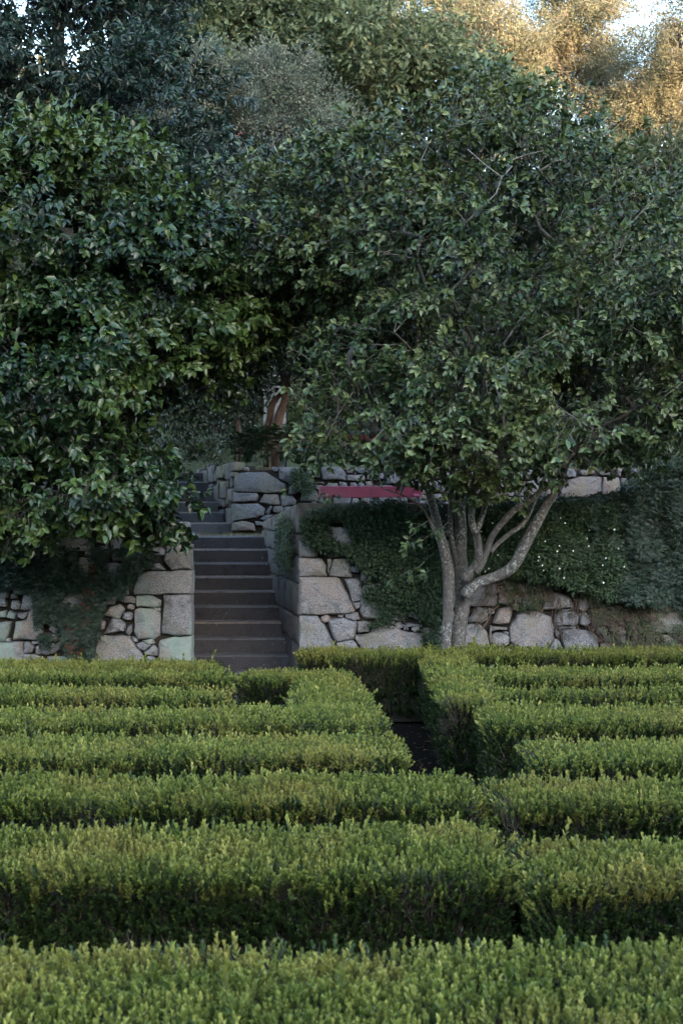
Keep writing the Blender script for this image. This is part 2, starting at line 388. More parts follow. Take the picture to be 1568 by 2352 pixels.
_groups = {}
def scatter_group(key, protos):
    if key in _groups: return _groups[key]
    g = bpy.data.node_groups.new('leaf_scatter_' + key, 'GeometryNodeTree'); _groups[key] = g
    g.interface.new_socket('Geometry', in_out='INPUT', socket_type='NodeSocketGeometry')
    g.interface.new_socket('Geometry', in_out='OUTPUT', socket_type='NodeSocketGeometry')
    gi, go = g.nodes.new('NodeGroupInput'), g.nodes.new('NodeGroupOutput')
    join = g.nodes.new('GeometryNodeJoinGeometry')
    for p in reversed(protos):
        oi = g.nodes.new('GeometryNodeObjectInfo'); oi.inputs['Object'].default_value = p; oi.inputs['As Instance'].default_value = False
        ti = g.nodes.new('GeometryNodeGeometryToInstance'); g.links.new(oi.outputs['Geometry'], ti.inputs[0]); g.links.new(ti.outputs[0], join.inputs[0])
    iop = g.nodes.new('GeometryNodeInstanceOnPoints'); iop.inputs['Pick Instance'].default_value = True
    g.links.new(gi.outputs[0], iop.inputs['Points']); g.links.new(join.outputs[0], iop.inputs['Instance'])
    for nm, ty, sk in (('rot', 'FLOAT_VECTOR', 'Rotation'), ('scl', 'FLOAT', 'Scale'), ('idx', 'INT', 'Instance Index')):
        a = g.nodes.new('GeometryNodeInputNamedAttribute'); a.data_type = ty; a.inputs['Name'].default_value = nm
        g.links.new(a.outputs[0], iop.inputs[sk])
    g.links.new(iop.outputs[0], go.inputs[0])
    return g

def scatter(name, key, protos, pts, zdir, xhint, spin, scl, idx, parent=None, kind='stuff'):
    n = len(pts)
    me = bpy.data.meshes.new(name); me.vertices.add(n)
    off = np.array(parent.location) if parent is not None else 0.0
    me.vertices.foreach_set('co', np.ascontiguousarray(pts, dtype=np.float32).ravel())
    rot = basis(zdir, xhint, spin)
    for nm, ty, at, v in (('rot', 'FLOAT_VECTOR', 'vector', rot), ('scl', 'FLOAT', 'value', scl), ('idx', 'INT', 'value', idx)):
        a = me.attributes.new(nm, ty, 'POINT'); a.data.foreach_set(at, np.ascontiguousarray(v, dtype=np.int32 if ty == 'INT' else np.float32).ravel())
    me.update()
    o = link(name, me, parent, kind=kind)
    for m_ in protos[0].data.materials: me.materials.append(m_)
    md = o.modifiers.new('leaves', 'NODES'); md.node_group = scatter_group(key, protos)
    return o

PR = {}
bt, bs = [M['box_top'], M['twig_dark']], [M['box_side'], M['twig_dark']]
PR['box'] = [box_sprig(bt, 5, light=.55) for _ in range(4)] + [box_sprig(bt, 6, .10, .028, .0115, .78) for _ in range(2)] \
          + [box_sprig(bs, 5, light=.5) for _ in range(4)] + [bare_twigs(bs) for _ in range(2)]           # 0-5 top, 6-9 side, 10-11 bare
PR['box_far'] = [box_sprig(bt, 4, light=.55, lo=True) for _ in range(4)] + [box_sprig(bt, 5, .10, .028, .0115, .78, lo=True) for _ in range(2)] \
          + [box_sprig(bs, 4, light=.5, lo=True) for _ in range(4)] + [bare_twigs(bs) for _ in range(2)]
cr = [M['cam_r'], M['twig'], M['bud'], M['petal']]
PR['cam_r'] = [cam_spray(cr, U(.2, .3), random.choice((4, 5, 6)), random.choice((2, 3, 4)), .086, .048, .12, 2, U(.35, .65)) for _ in range(8)] + [cam_spray(cr, .26, 5, 3, .08, .036, .12, 1, .4, flower=True)]
cl = [M['cam_l'], M['twig_dark'], M['bud'], M['petal']]
PR['cam_l'] = [cam_spray(cl, U(.24, .34), 4, random.choice((6, 7, 8)), .100, .056, .22, 1, U(.3, .6), 1.0, .012) for _ in range(8)]
cm = [M['cam_m'], M['twig_dark'], M['bud'], M['petal']]
PR['cam_m'] = [cam_spray(cm, U(.2, .3), 5, 6, .075, .034, .15, 0, U(.3, .6)) for _ in range(5)] + [cam_spray(cm, .22, 4, 4, .07, .03, .15, 0, .4, flower=True)]
PR['laurel'] = [cam_spray([M['laurel'], M['twig_dark'], M['bud']], U(.28, .4), 5, 8, .13, .042, .12, 0, U(.3, .6), .8, .0) for _ in range(5)]
PR['oak'] = [clump([M['oak'], M['bark_dark']], 34, .42, .15, .07, odd=.05) for _ in range(4)]
PR['holm'] = [clump([M['holm'], M['bark_dark']], 44, .26, .075, .035, odd=0, upright=.5) for _ in range(4)]
PR['wood'] = [clump([M['wood'], M['bark_dark']], 60, .42, .075, .04, odd=0, upright=.4) for _ in range(4)]
PR['euc'] = [clump([M['euc'], M['twig']], 64, .55, .13, .032, hang=True, odd=.02) for _ in range(4)]
PR['ivy'] = [ivy_tuft([M['ivy'], M['twig_dark']], odd=.03, light=U(.3, .6)) for _ in range(4)]
PR['ivy_light'] = [ivy_tuft([M['ivy_light'], M['twig_dark']], 12, .035, .016, .06, light=U(.3, .6)) for _ in range(4)]
PR['ivy_blue'] = [ivy_tuft([M['ivy_blue'], M['twig_dark']], 5, .05, .03, .05, pointed=True, light=U(.3, .6)) for _ in range(4)]
PR['ivy_fresh'] = [ivy_tuft([M['ivy_fresh'], M['twig_dark']], 7, .03, .018, .06, light=U(.3, .6)) for _ in range(4)]
PR['ivy_red'] = [ivy_tuft([M['ivy_red'], M['twig_dark']], 4, .045, .028, .05, pointed=True, light=U(.3, .6)) for _ in range(2)]

def stem_tuft(mats):
    b = LB()
    for i in range(9):
        p = Vector((-.14, U(-.07, .07), U(.0, .03)))
        for k in range(4):
            q = p + Vector((.08, U(-.025, .025), U(-.012, .012))); b.tube(p, q, .0035, .0028, 1); p = q
        if R_() < .5: b.leaf(p, Vector((-1, U(-1, 1), .3)), Zv, .03, .02, .1, .1, U(.2, .9), 0, True)
    return b.build('stem_tuft', mats)
M['stem'] = simple('brown_stem', (0.16, 0.115, 0.09), 0.9, 40, 0.5, 0.2)
PR['stems'] = [stem_tuft([M['ivy_light'], M['stem']]) for _ in range(4)]

# ------------------------------------------------------------------ ground and terraces (setting)
def sheet(name, pts, mat, kind='structure'):
    return link(name, mesh(name, pts, [tuple(range(len(pts)))], False), None, mat, kind)

def wedge(name, quad, z0, z1, mat, parent=None, kind=None):
    "a solid with a four-cornered plan"
    V = [(x, y, z0) for x, y in quad] + [(x, y, z1) for x, y in quad]
    return link(name, mesh(name, V, [(3, 2, 1, 0), (4, 5, 6, 7), (0, 1, 5, 4), (1, 2, 6, 5), (2, 3, 7, 6), (3, 0, 4, 7)], False), parent, mat, kind)

sheet('ground', [(-600, -400, 0), (600, -400, 0), (600, 700, 0), (-600, 700, 0)], M['soil'])
sheet('path', [(-7, 3, .004), (7, 3, .004), (7, 15.9, .004), (-7, 15.9, .004)], M['gravel'])
# landing level behind the front walls and upper terrace behind the second wall
YAW = -0.16
def xr(Z): return -0.47 + (Z - 16.0) * YAW          # right edge of the stairs
def xl(Z): return -1.68 + (Z - 16.0) * YAW          # left edge
LZ = 1.87
wedge('terrace', [(xr(16.35) + .12, 16.35), (12, 16.35), (12, 19.9), (xr(19.9) + .12, 19.9)], .0, LZ, M['litter'], kind='structure')
wedge('terrace', [(-12, 16.35), (xl(16.35) - .12, 16.35), (xl(19.9) - .12, 19.9), (-12, 19.9)], .0, 2.0, M['litter'], kind='structure')
wedge('landing', [(-12, 19.9), (12, 19.9), (12, 22.4), (-12, 22.4)], .0, LZ - .004, M['litter'], kind='structure')
UZ = 2.89
wedge('upper_terrace', [(-1.5, 22.05), (14, 22.05), (14, 28), (-3.35, 28)], .0, UZ, M['litter'], kind='structure')
wedge('upper_terrace', [(-16, 22.0), (-3.35, 22.0), (-5.5, 28), (-16, 28)], .0, UZ, M['litter'], kind='structure')
# wooded slope rising behind
def slope_sheet():
    V, F = [], []; nx, ny = 50, 40
    for j in range(ny + 1):
        for i in range(nx + 1):
            x = -90 + 180 * i / nx; y = 26 + 150 * (j / ny) ** 1.3
            z = UZ - .6 + (y - 26) * .13 + max(0, y - 60) * .03 + fbm(x, y, 0, .05) * 1.2 * min(1, (y - 26) / 6)
            V.append((x, y, z))
    for j in range(ny):
        for i in range(nx):
            a = j * (nx + 1) + i; F.append((a, a + 1, a + nx + 2, a + nx + 1))
    link('hillside', mesh('hillside', V, F), None, M['hill'], 'structure')
slope_sheet()
def slope_z(x, y): return UZ - .6 + max(0, y - 26) * .13 + max(0, y - 60) * .03
# unseen hill, added behind the viewer to keep the low sun off the garden
def sun_block_ridge():
    V, F = [], []; nx, ny = 90, 24
    for j in range(ny + 1):
        for i in range(nx + 1):
            x = -420 + 840 * i / nx; v = j / ny; y = -45 - 230 * v
            h = 51 * math.sin(min(1, v / .46) * math.pi / 2) ** 1.5 if v < .46 else 51 - (v - .46) * 20
            h *= 1 + .05 * fbm(x, y, 3, .012)
            V.append((x, y, h + fbm(x, y, 1, .2) * 1.2 * min(1, v * 5)))
    for j in range(ny):
        for i in range(nx):
            a = j * (nx + 1) + i; F.append((a, a + 1, a + nx + 2, a + nx + 1))
    link('hill', mesh('hill', V, F), None, M['hill'], 'structure')  # added blocker, out of view; its crest decides where sunlight falls
sun_block_ridge()

# ------------------------------------------------------------------ dry-stone walls
def crop(x0, y0, w, cw=1568.0):
    s = w / cw
    return lambda p: ((x0 + p[0] * s) * .574149, (y0 + p[1] * s) * .574149)

def stone_mesh(poly, depth=.22, proud=.02, rough=1.0, rnd=.03):
    "poly: list of (u, v); front is towards -w. returns V (u, v, w) and F"
    A = np.array(poly, float); c = A.mean(0)
    area = 0.5 * abs(np.dot(A[:, 0], np.roll(A[:, 1], -1)) - np.dot(A[:, 1], np.roll(A[:, 0], -1)))
    size = math.sqrt(max(area, 1e-5))
    # cut the corners and add points on long sides so that the outline is not ruler-straight
    pts = []; n = len(A)
    for i in range(n):
        a, b, p = A[i], A[(i + 1) % n], A[i - 1]
        e1, e0 = b - a, p - a; l1, l0 = np.linalg.norm(e1), np.linalg.norm(e0)
        cut = min(.004 + .05 * size * random.random() ** 2.5, .22 * l1, .22 * l0)
        pts.append(a + e0 / max(l0, 1e-6) * cut); pts.append(a + e1 / max(l1, 1e-6) * cut)
        if l1 > .09:
            k = 5 if l1 > .6 else 3 if l1 > .3 else 2 if l1 > .16 else 1
            for q in range(k):
                nn = np.array([-e1[1], e1[0]]) / l1
                pts.append(a + e1 * ((q + 1) / (k + 1)) + nn * U(-.008, .009) * rough)
    B = np.array(pts); m = len(B); V = []; F = []
    ins = min(.011, size * .05); fr = -proud - U(0, .018) * rough
    B = A.mean(0) + (B - A.mean(0)) * (1 + .006 / max(size * .5, .03)); m = len(B)
    for sc_, w in ((1.0, depth), (1.0, .012), (1.0 - ins * .8 / max(size * .5, .02), fr * .72), (1.0 - ins * 2.6 / max(size * .5, .02), fr - .006 * rough)):
        for q in B:
            V.append((c[0] + (q[0] - c[0]) * sc_, c[1] + (q[1] - c[1]) * sc_, w + (U(-.007, .007) * rough if w < .1 else 0)))
    for r in range(3):
        for i in range(m):
            j = (i + 1) % m; F.append((r * m + i, r * m + j, (r + 1) * m + j, (r + 1) * m + i))
    k = len(V); V.append((c[0], c[1], fr - U(.005, .02) * rough))
    for i in range(m): F.append((3 * m + i, 3 * m + (i + 1) % m, k))
    return V, F

def inside(px, py, A):
    r = np.zeros(px.shape, bool); n = len(A)
    for i in range(n):
        x1, y1 = A[i]; x2, y2 = A[i - 1]
        if y1 == y2: continue
        t_ = ((y1 > py) != (y2 > py)) & (px < (x2 - x1) * (py - y1) / (y2 - y1) + x1)
        r ^= t_
    return r

def fill_rubble(polys, u0, u1, v0, v1, sizes, tries, cap, allow=None, res=.012, gap=.012, seed=1, ok=None):
    "packs irregular blocks between the traced ones"
    rn = random.Random(seed); nu, nv = int((u1 - u0) / res), int((v1 - v0) / res)
    occ = np.zeros((nv, nu), bool); gu, gv = np.meshgrid(u0 + (np.arange(nu) + .5) * res, v0 + (np.arange(nv) + .5) * res)
    def win(A, pad):
        a0, a1 = int((A[:, 0].min() - pad - u0) / res), int((A[:, 0].max() + pad - u0) / res) + 1
        b0, b1 = int((A[:, 1].min() - pad - v0) / res), int((A[:, 1].max() + pad - v0) / res) + 1
        return max(a0, 0), min(a1, nu), max(b0, 0), min(b1, nv)
    def grown(A, g):
        c = A.mean(0); d = A - c; l = np.linalg.norm(d, axis=1, keepdims=True); return c + d * (1 + g / np.maximum(l, .01))
    for p in polys:
        A = grown(np.array(p, float), gap); a0, a1, b0, b1 = win(A, 0)
        if a1 > a0 and b1 > b0: occ[b0:b1, a0:a1] |= inside(gu[b0:b1, a0:a1], gv[b0:b1, a0:a1], A)
    out = []
    for (w, h), tr in zip(sizes, tries):
        for _ in range(tr):
            if len(out) >= cap: return out
            ww, hh = w * rn.uniform(.7, 1.3), h * rn.uniform(.75, 1.25); cu, cv = rn.uniform(u0, u1), rn.uniform(v0, v1)
            if ok and not ok(cu, cv): continue
            j = .13
            base = [(-1, -1), (0, -1.04), (1, -1), (1, 1), (.1, 1.05), (-1, 1)] if ww > .2 else [(-1, -.7), (-.4, -1), (.8, -1), (1, .2), (.5, 1), (-.8, .9)]
            A = np.array([(cu + ww / 2 * (x + rn.uniform(-j, j)), cv + hh / 2 * (y + rn.uniform(-j, j))) for x, y in base])
            if A[:, 0].min() < u0 or A[:, 0].max() > u1 or A[:, 1].min() < v0 or A[:, 1].max() > v1: continue
            G = grown(A, gap * .35); a0, a1, b0, b1 = win(G, 0)
            ins_ = inside(gu[b0:b1, a0:a1], gv[b0:b1, a0:a1], G)
            if (occ[b0:b1, a0:a1] & ins_).any(): continue
            occ[b0:b1, a0:a1] |= inside(gu[b0:b1, a0:a1], gv[b0:b1, a0:a1], G); out.append(A.tolist())
    return out

def put_stones(polys, origin, udir, ndir, mat, parent, **kw):
    "udir along the wall, ndir out of the wall towards the viewer"
    o = Vector(origin); ud = Vector(udir).normalized(); nd = Vector(ndir).normalized()
    for p in polys:
        A = np.array(p)
        if 0.5 * (np.dot(A[:, 0], np.roll(A[:, 1], -1)) - np.dot(A[:, 1], np.roll(A[:, 0], -1))) < 0: p = list(reversed(p))
        cu = sum(q[0] for q in p) / len(p); cv = sum(q[1] for q in p) / len(p)
        V, F = stone_mesh([(q[0] - cu, q[1] - cv) for q in p], **kw)
        W = [ud * u + Zv * v - nd * w for u, v, w in V]
        me = mesh('stone', W, F)
        me.set_sharp_from_angle(angle=math.radians(38))
        ob = link('stone', me, parent, mat)
        ob.location = o + ud * cu + Zv * cv

def traced(cf, polys, Z):
    out = []
    for p in polys:
        q = [cf(a) for a in p]; out.append([((x - HX) * Z / FPX, EYE + (HY - y) * Z / FPX) for x, y in q])
    return out

# right front wall -------------------------------------------------
c2 = crop(1150, 2100, 800); c3 = crop(1850, 2300, 700)
RW = traced(c2, [
 [(92,128),(168,122),(238,190),(236,250),(92,252)], [(300,180),(430,185),(450,250),(300,252)], [(92,262),(262,262),(300,320),(305,400),(92,404)],
 [(310,272),(340,268),(340,310),(322,385),(312,350)], [(352,268),(480,268),(503,408),(330,400),(344,330)],
 [(92,412),(380,412),(405,425),(470,545),(528,665),(510,692),(400,700),(92,700)], [(450,428),(545,425),(572,450),(575,590),(505,602),(490,545)],
 [(512,612),(570,608),(570,640),(535,660)], [(92,712),(230,712),(290,790),(365,930),(360,1000),(92,1000)],
 [(268,722),(310,708),(330,725),(322,755),(290,765),(264,745)], [(455,702),(545,688),(562,740),(520,748),(460,735)],
 [(322,745),(420,730),(540,754),(542,790),(515,895),(390,915),(360,880),(328,790)], [(390,925),(510,905),(540,940),(560,1000),(390,1000)],
 [(395,708),(438,706),(430,722),(400,722)], [(548,762),(600,757),(655,775),(640,840),(560,845),(548,830)],
 [(530,862),(640,852),(680,768),(800,784),(900,830),(1050,856),(1065,910),(1050,1010),(620,1010),(530,890)],
 [(745,748),(790,750),(795,775),(745,766)], [(797,755),(845,762),(840,788),(800,780)], [(848,772),(885,765),(905,800),(870,815),(848,800)],
 [(905,785),(935,790),(948,820),(915,828)], [(975,800),(1028,798),(1030,830),(1000,838),(975,825)],
 [(568,680),(583,500),(640,450),(770,450),(835,560),(840,620),(905,680),(912,748),(740,745),(600,732)],
 [(930,770),(1045,785),(1045,796),(940,796)], [(1100,915),(1185,795),(1320,785),(1372,800),(1372,1010),(1095,1010)], [(1110,700),(1190,690),(1195,776),(1130,780)]], 16.0)
RW += traced(c3, [
 [(5,450),(60,440),(160,450),(215,510),(238,640),(235,720),(5,720)], [(243,468),(260,470),(255,600),(243,608)], [(268,465),(390,475),(385,490),(268,498)],
 [(362,508),(405,512),(410,533),(385,533)], [(262,542),(300,518),(370,522),(412,555),(412,615),(370,642),(290,635),(258,600)],
 [(300,655),(385,655),(450,680),(440,730),(300,730)],
 [(420,480),(440,430),(500,350),(580,328),(700,345),(790,380),(812,470),(805,590),(765,640),(640,655),(480,655),(430,600),(418,540)],
 [(860,340),(900,312),(955,307),(930,326)], [(835,362),(900,334),(1000,337),(1030,370),(1030,430),(990,458),(850,458),(832,430)],
 [(785,650),(817,574),(860,590),(882,630),(880,730),(800,730)], [(820,510),(845,497),(862,525),(850,550),(830,545)],
 [(868,494),(1000,486),(1110,500),(1190,550),(1215,640),(1185,720),(1000,720),(912,680),(894,590)],
 [(1240,620),(1290,615),(1365,640),(1360,720),(1245,720)], [(1290,560),(1340,530),(1450,540),(1465,620),(1300,602)],
 [(715,250),(760,175),(860,165),(960,210),(990,290),(880,306),(720,306)], [(520,280),(560,200),(680,180),(690,280),(640,312),(530,305)],
 [(270,430),(320,310),(420,285),(440,340),(412,430),(350,440)], [(50,400),(130,290),(220,300),(215,400),(160,430),(60,425)],
 [(660,660),(760,655),(780,665),(775,730),(650,730)], [(1045,250),(1100,200),(1130,280),(1090,330),(1040,300)],
 [(1050,360),(1110,340),(1150,420),(1100,460),(1050,440)], [(850,466),(1000,463),(1000,478),(868,486)], [(930,110),(1010,90),(1020,140),(940,150)]], 16.0)
RTOP = 2.31
wall_r = empty('garden_wall', (1.5, 16.1, 0), 'granite rubble wall to the right of the lower stairs, half covered by ivy', 'stone wall')
wedge('wall_core', [(xr(16) + .04, 16.045), (9, 16.045), (9, 16.42), (xr(16.42) + .04, 16.42)], 0, RTOP - .2, M['mortar'], wall_r)
wedge('wall_core', [(xr(16.42) + .045, 16.422), (xr(16.42) + .4, 16.422), (xr(19.9) + .4, 19.9), (xr(19.9) + .045, 19.9)], 0, 2.06, M['mortar'], wall_r)
RWf = fill_rubble(RW, -.455, 5.6, 0.0, RTOP - .24, [(.6, .34), (.42, .26), (.28, .2), (.17, .13), (.12, .09), (.08, .065)], [900, 1800, 3500, 6000, 6000, 4000], 275, seed=3)
put_stones(RW + RWf, (0, 16.0, 0), (1, 0, 0), (0, -1, 0), M['granite'], wall_r)
# weathered flat band on top, in long pieces
u = -0.455
while u < 8.8:
    w_ = U(1.1, 1.8); bm = bmesh.new(); box_bm(bm, 0, 0, 0, w_ - .008, .40, .225, bev=.012)
    o = bm_obj('coping_stone', bm, M['coping'], wall_r); o.location = (u + w_ / 2, 16.19, RTOP - .1125 + U(-.006, .006)); u += w_
# side face beside the stairs: courses of blocks following the flight
sd = Vector((YAW, 1, 0)).normalized(); sn = Vector((-1, YAW, 0)).normalized(); Ls = 3.9 / sd.y
zl = [0.0, .36, .72, 1.03, 1.40, 1.72, 1.96]
SB = []
for a, b in zip(zl[:-1], zl[1:]):
    s_ = .01
    while s_ < Ls - .1:
        l_ = min(U(.35, .9), Ls - s_); SB.append([(s_ + .008, a + .006 + U(0, .012)), (s_ + l_ / 2, a + .004), (s_ + l_ - .008, a + .008 + U(0, .012)), (s_ + l_ - .01 - U(0, .02), b - .006), (s_ + l_ / 2, b - .004 - U(0, .01)), (s_ + .01 + U(0, .02), b - .008)]); s_ += l_
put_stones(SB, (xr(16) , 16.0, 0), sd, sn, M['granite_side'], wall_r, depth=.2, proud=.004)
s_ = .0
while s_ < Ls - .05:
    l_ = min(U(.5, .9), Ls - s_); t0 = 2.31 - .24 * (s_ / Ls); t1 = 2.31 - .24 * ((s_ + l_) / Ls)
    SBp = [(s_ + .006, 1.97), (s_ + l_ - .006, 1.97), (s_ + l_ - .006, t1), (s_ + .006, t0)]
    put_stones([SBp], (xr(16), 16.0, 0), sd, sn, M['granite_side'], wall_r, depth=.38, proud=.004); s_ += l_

# left front wall -------------------------------------------------
c1 = crop(0, 2150, 780)
LW = traced(c1, [
 [(1340,60),(1540,60),(1540,258),(1385,260),(1320,190)], [(1232,215),(1275,210),(1325,260),(1222,260)], [(1120,290),(1210,274),(1540,268),(1540,452),(1180,456),(1080,460),(1085,380)],
 [(1100,472),(1220,468),(1290,510),(1285,556),(1100,556)], [(1315,466),(1540,462),(1540,785),(1400,790),(1305,770),(1312,600)],
 [(1085,590),(1120,570),(1228,570),(1285,602),(1290,780),(1240,815),(1120,815),(1080,760)], [(1235,566),(1285,566),(1285,592),(1252,588)],
 [(1290,830),(1400,802),(1540,797),(1540,1060),(1285,1060),(1275,870)], [(740,1060),(790,800),(850,790),(1040,797),(1090,870),(1150,950),(1200,1060)],
 [(1062,797),(1105,812),(1105,840),(1080,830)], [(1100,860),(1150,842),(1215,868),(1160,910),(1120,895)], [(1150,833),(1225,814),(1240,850),(1205,858)],
 [(1160,925),(1232,868),(1268,900),(1265,950),(1190,945)], [(1015,760),(1035,710),(1062,705),(1062,750),(1040,790)], [(840,778),(860,740),(900,650),(980,670),(1005,700),(1000,752),(930,763)],
 [(890,560),(960,540),(1000,580),(960,650),(900,640),(840,620)], [(185,942),(300,940),(350,985),(300,993),(190,990)],
 [(-60,852),(100,842),(186,842),(184,996),(90,1014),(-60,1012)], [(196,850),(225,838),(278,880),(260,920),(196,936)], [(262,837),(340,840),(330,856),(270,860)],
 [(295,882),(320,867),(332,900),(330,938),(295,935)], [(337,880),(380,852),(470,847),(490,900),(440,930),(370,948),(340,935)], [(385,962),(560,962),(605,1000),(590,1060),(430,1060)],
 [(110,800),(130,680),(215,662),(242,582),(325,577),(340,700),(335,818),(110,822)], [(150,612),(230,597),(225,630),(190,656),(150,640)], [(165,578),(190,470),(250,445),(310,560),(200,585)],
 [(-60,690),(90,682),(85,730),(40,838),(-60,838)], [(385,610),(430,565),(455,600),(420,635)], [(400,740),(430,660),(480,640),(480,740),(450,770)],
 [(60,642),(80,592),(130,612),(120,655)], [(-20,602),(50,587),(56,640),(-20,642)], [(48,817),(80,812),(88,838),(55,842)], [(-60,1022),(90,1022),(180,1008),(180,1060),(-60,1060)]], 16.0)
wall_l = empty('garden_wall', (-4, 16.1, 0), 'granite rubble wall left of the lower stairs with mint green stained stones', 'stone wall')
wedge('wall_core', [(-9, 16.045), (xl(16) - .04, 16.045), (xl(16.42) - .04, 16.42), (-9, 16.42)], 0, 2.0, M['mortar'], wall_l)
LWf = fill_rubble(LW, -5.6, -1.70, 0.0, 2.1, [(.6, .34), (.42, .26), (.28, .2), (.17, .13), (.12, .09), (.08, .065)], [900, 1800, 3500, 6000, 6000, 4000], 260, seed=5)
put_stones(LW, (0, 16.0, 0), (1, 0, 0), (0, -1, 0), M['granite_mint'], wall_l)
put_stones(LWf, (0, 16.0, 0), (1, 0, 0), (0, -1, 0), M['granite'], wall_l)
SL = []
for a, b in zip(zl[:-1], zl[1:]):
    s_ = .2
    while s_ < Ls - .1:
        l_ = min(U(.35, .9), Ls - s_); SL.append([(s_ + .008, a + .006), (s_ + l_ - .008, a + .008), (s_ + l_ - .01, b - .006), (s_ + .01, b - .008)]); s_ += l_
wedge('wall_core', [(xl(16.42) - .4, 16.422), (xl(16.42) - .045, 16.422), (xl(19.9) - .045, 19.9), (xl(19.9) - .4, 19.9)], 0, 1.97, M['mortar'], wall_l)
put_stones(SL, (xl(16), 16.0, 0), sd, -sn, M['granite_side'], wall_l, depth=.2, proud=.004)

# upper retaining wall --------------------------------------------
c4 = crop(780, 1780, 800)
UW = traced(c4, [
 [(315,245),(375,217),(560,217),(712,310),(705,373),(560,376),(315,363)], [(305,375),(480,378),(495,400),(480,440),(305,450)], [(510,450),(545,387),(650,392),(668,470),(600,470)],
 [(674,397),(760,400),(795,440),(780,470),(682,478)], [(300,462),(490,460),(545,500),(540,550),(480,570),(340,590),(300,596)],
 [(300,672),(302,612),(360,597),(460,617),(470,672)], [(655,175),(805,175),(812,280),(740,298),(662,265)], [(845,175),(972,185),(975,255),(885,250)],
 [(985,175),(1130,175),(1180,220),(1180,278),(1000,270)], [(730,390),(745,330),(810,305),(820,350),(780,385)], [(1190,235),(1320,230),(1330,280),(1300,290),(1190,275)],
 [(1350,230),(1475,225),(1475,265),(1420,278),(1350,270)], [(1490,250),(1510,195),(1568,190),(1600,250),(1590,312),(1510,300)], [(1335,290),(1380,282),(1388,320),(1345,325)],
 [(1015,332),(1050,297),(1110,300),(1125,335)], [(1385,332),(1440,316),(1530,318),(1560,335)], [(550,530),(590,474),(605,490),(580,540)], [(475,600),(530,605),(530,635),(480,628)],
 [(830,440),(850,352),(930,332),(965,400),(960,445)], [(1130,290),(1185,300),(1190,330),(1140,330)], [(950,290),(1003,290),(1003,303),(950,303)], [(875,275),(925,275),(920,300),(880,300)],
 [(512,580),(560,548),(610,550),(580,570),(545,592)]], 21.8)
c5 = crop(1850, 1800, 881)
UW += traced(c5, [[(690,300),(760,210),(840,190),(985,195),(985,290),(880,335),(700,335)], [(990,290),(1000,195),(1110,200),(1120,300),(1000,320)], [(1125,200),(1270,205),(1290,290),(1130,320)],
  [(430,290),(450,230),(500,215),(560,290),(520,340)]], 21.8)
wall_u = empty('garden_wall', (0, 21.9, LZ), 'upper rubble wall of grey granite behind the landing and the red bench', 'stone wall')
ux0 = P(541, 0, 21.8).x
wedge('wall_core', [(ux0 + .05, 21.85), (12, 21.85), (12, 22.1), (ux0 - .02, 22.1)], LZ - .1, UZ - .04, M['mortar'], wall_u)
UWf = fill_rubble(UW, ux0 + .01, 7.4, LZ - .02, UZ, [(.6, .3), (.4, .22), (.26, .17), (.15, .12), (.1, .08)], [900, 1800, 3500, 6000, 4000], 250, seed=8)
put_stones(UW + UWf, (0, 21.8, 0), (1, 0, 0), (0, -1, 0), M['granite_upper'], wall_u, depth=.2)
ud_ = Vector((-.34, 1, 0)).normalized(); un_ = Vector((-1, -.34, 0)).normalized()
US = fill_rubble([], .01, 2.6, LZ - .02, UZ + .1, [(.34, .26), (.24, .2), (.15, .13), (.09, .09)], [500, 900, 1300, 900], 70, seed=9)
wedge('wall_core', [(ux0 + .06, 21.86), (ux0 + .3, 21.86), (ux0 - .55, 24.4), (ux0 - .80, 24.4)], LZ - .1, UZ + .02, M['mortar'], wall_u)
put_stones(US, (ux0, 21.8, 0), ud_, un_, M['granite_side'], wall_u, depth=.15)

# ------------------------------------------------------------------ stairs
def step_mesh(xa, xb, xa2, xb2, y0, y1, z0, z1, wob=.004):
    "one slab: slightly worn front edge; plan is a parallelogram"
    V, F = [], []; n = 10
    prof = [(0, z0), (0, z1 - .020), (.010, z1 - .006), (.035, z1), (y1 - y0, z1), (y1 - y0, z0)]
    for i in range(n + 1):
        f = i / n
        for k, (dy, z) in enumerate(prof):
            fy = dy / (y1 - y0); xA = xa + (xa2 - xa) * fy; xB = xb + (xb2 - xb) * fy
            V.append((xA + (xB - xA) * f, y0 + dy + (U(-wob, wob) if k in (1, 2) else 0), z + (U(-wob, wob * .3) if k in (2, 3) else 0)))
    m = len(prof)
    for i in range(n):
        for k in range(m):
            a, b = i * m + k, i * m + (k + 1) % m; F.append((a, a + m, b + m, b))
    F.append(tuple(range(m))); F.append(tuple(reversed([n * m + k for k in range(m)])))
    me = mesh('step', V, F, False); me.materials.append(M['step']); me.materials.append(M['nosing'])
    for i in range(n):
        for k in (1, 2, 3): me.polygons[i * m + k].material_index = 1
    return me

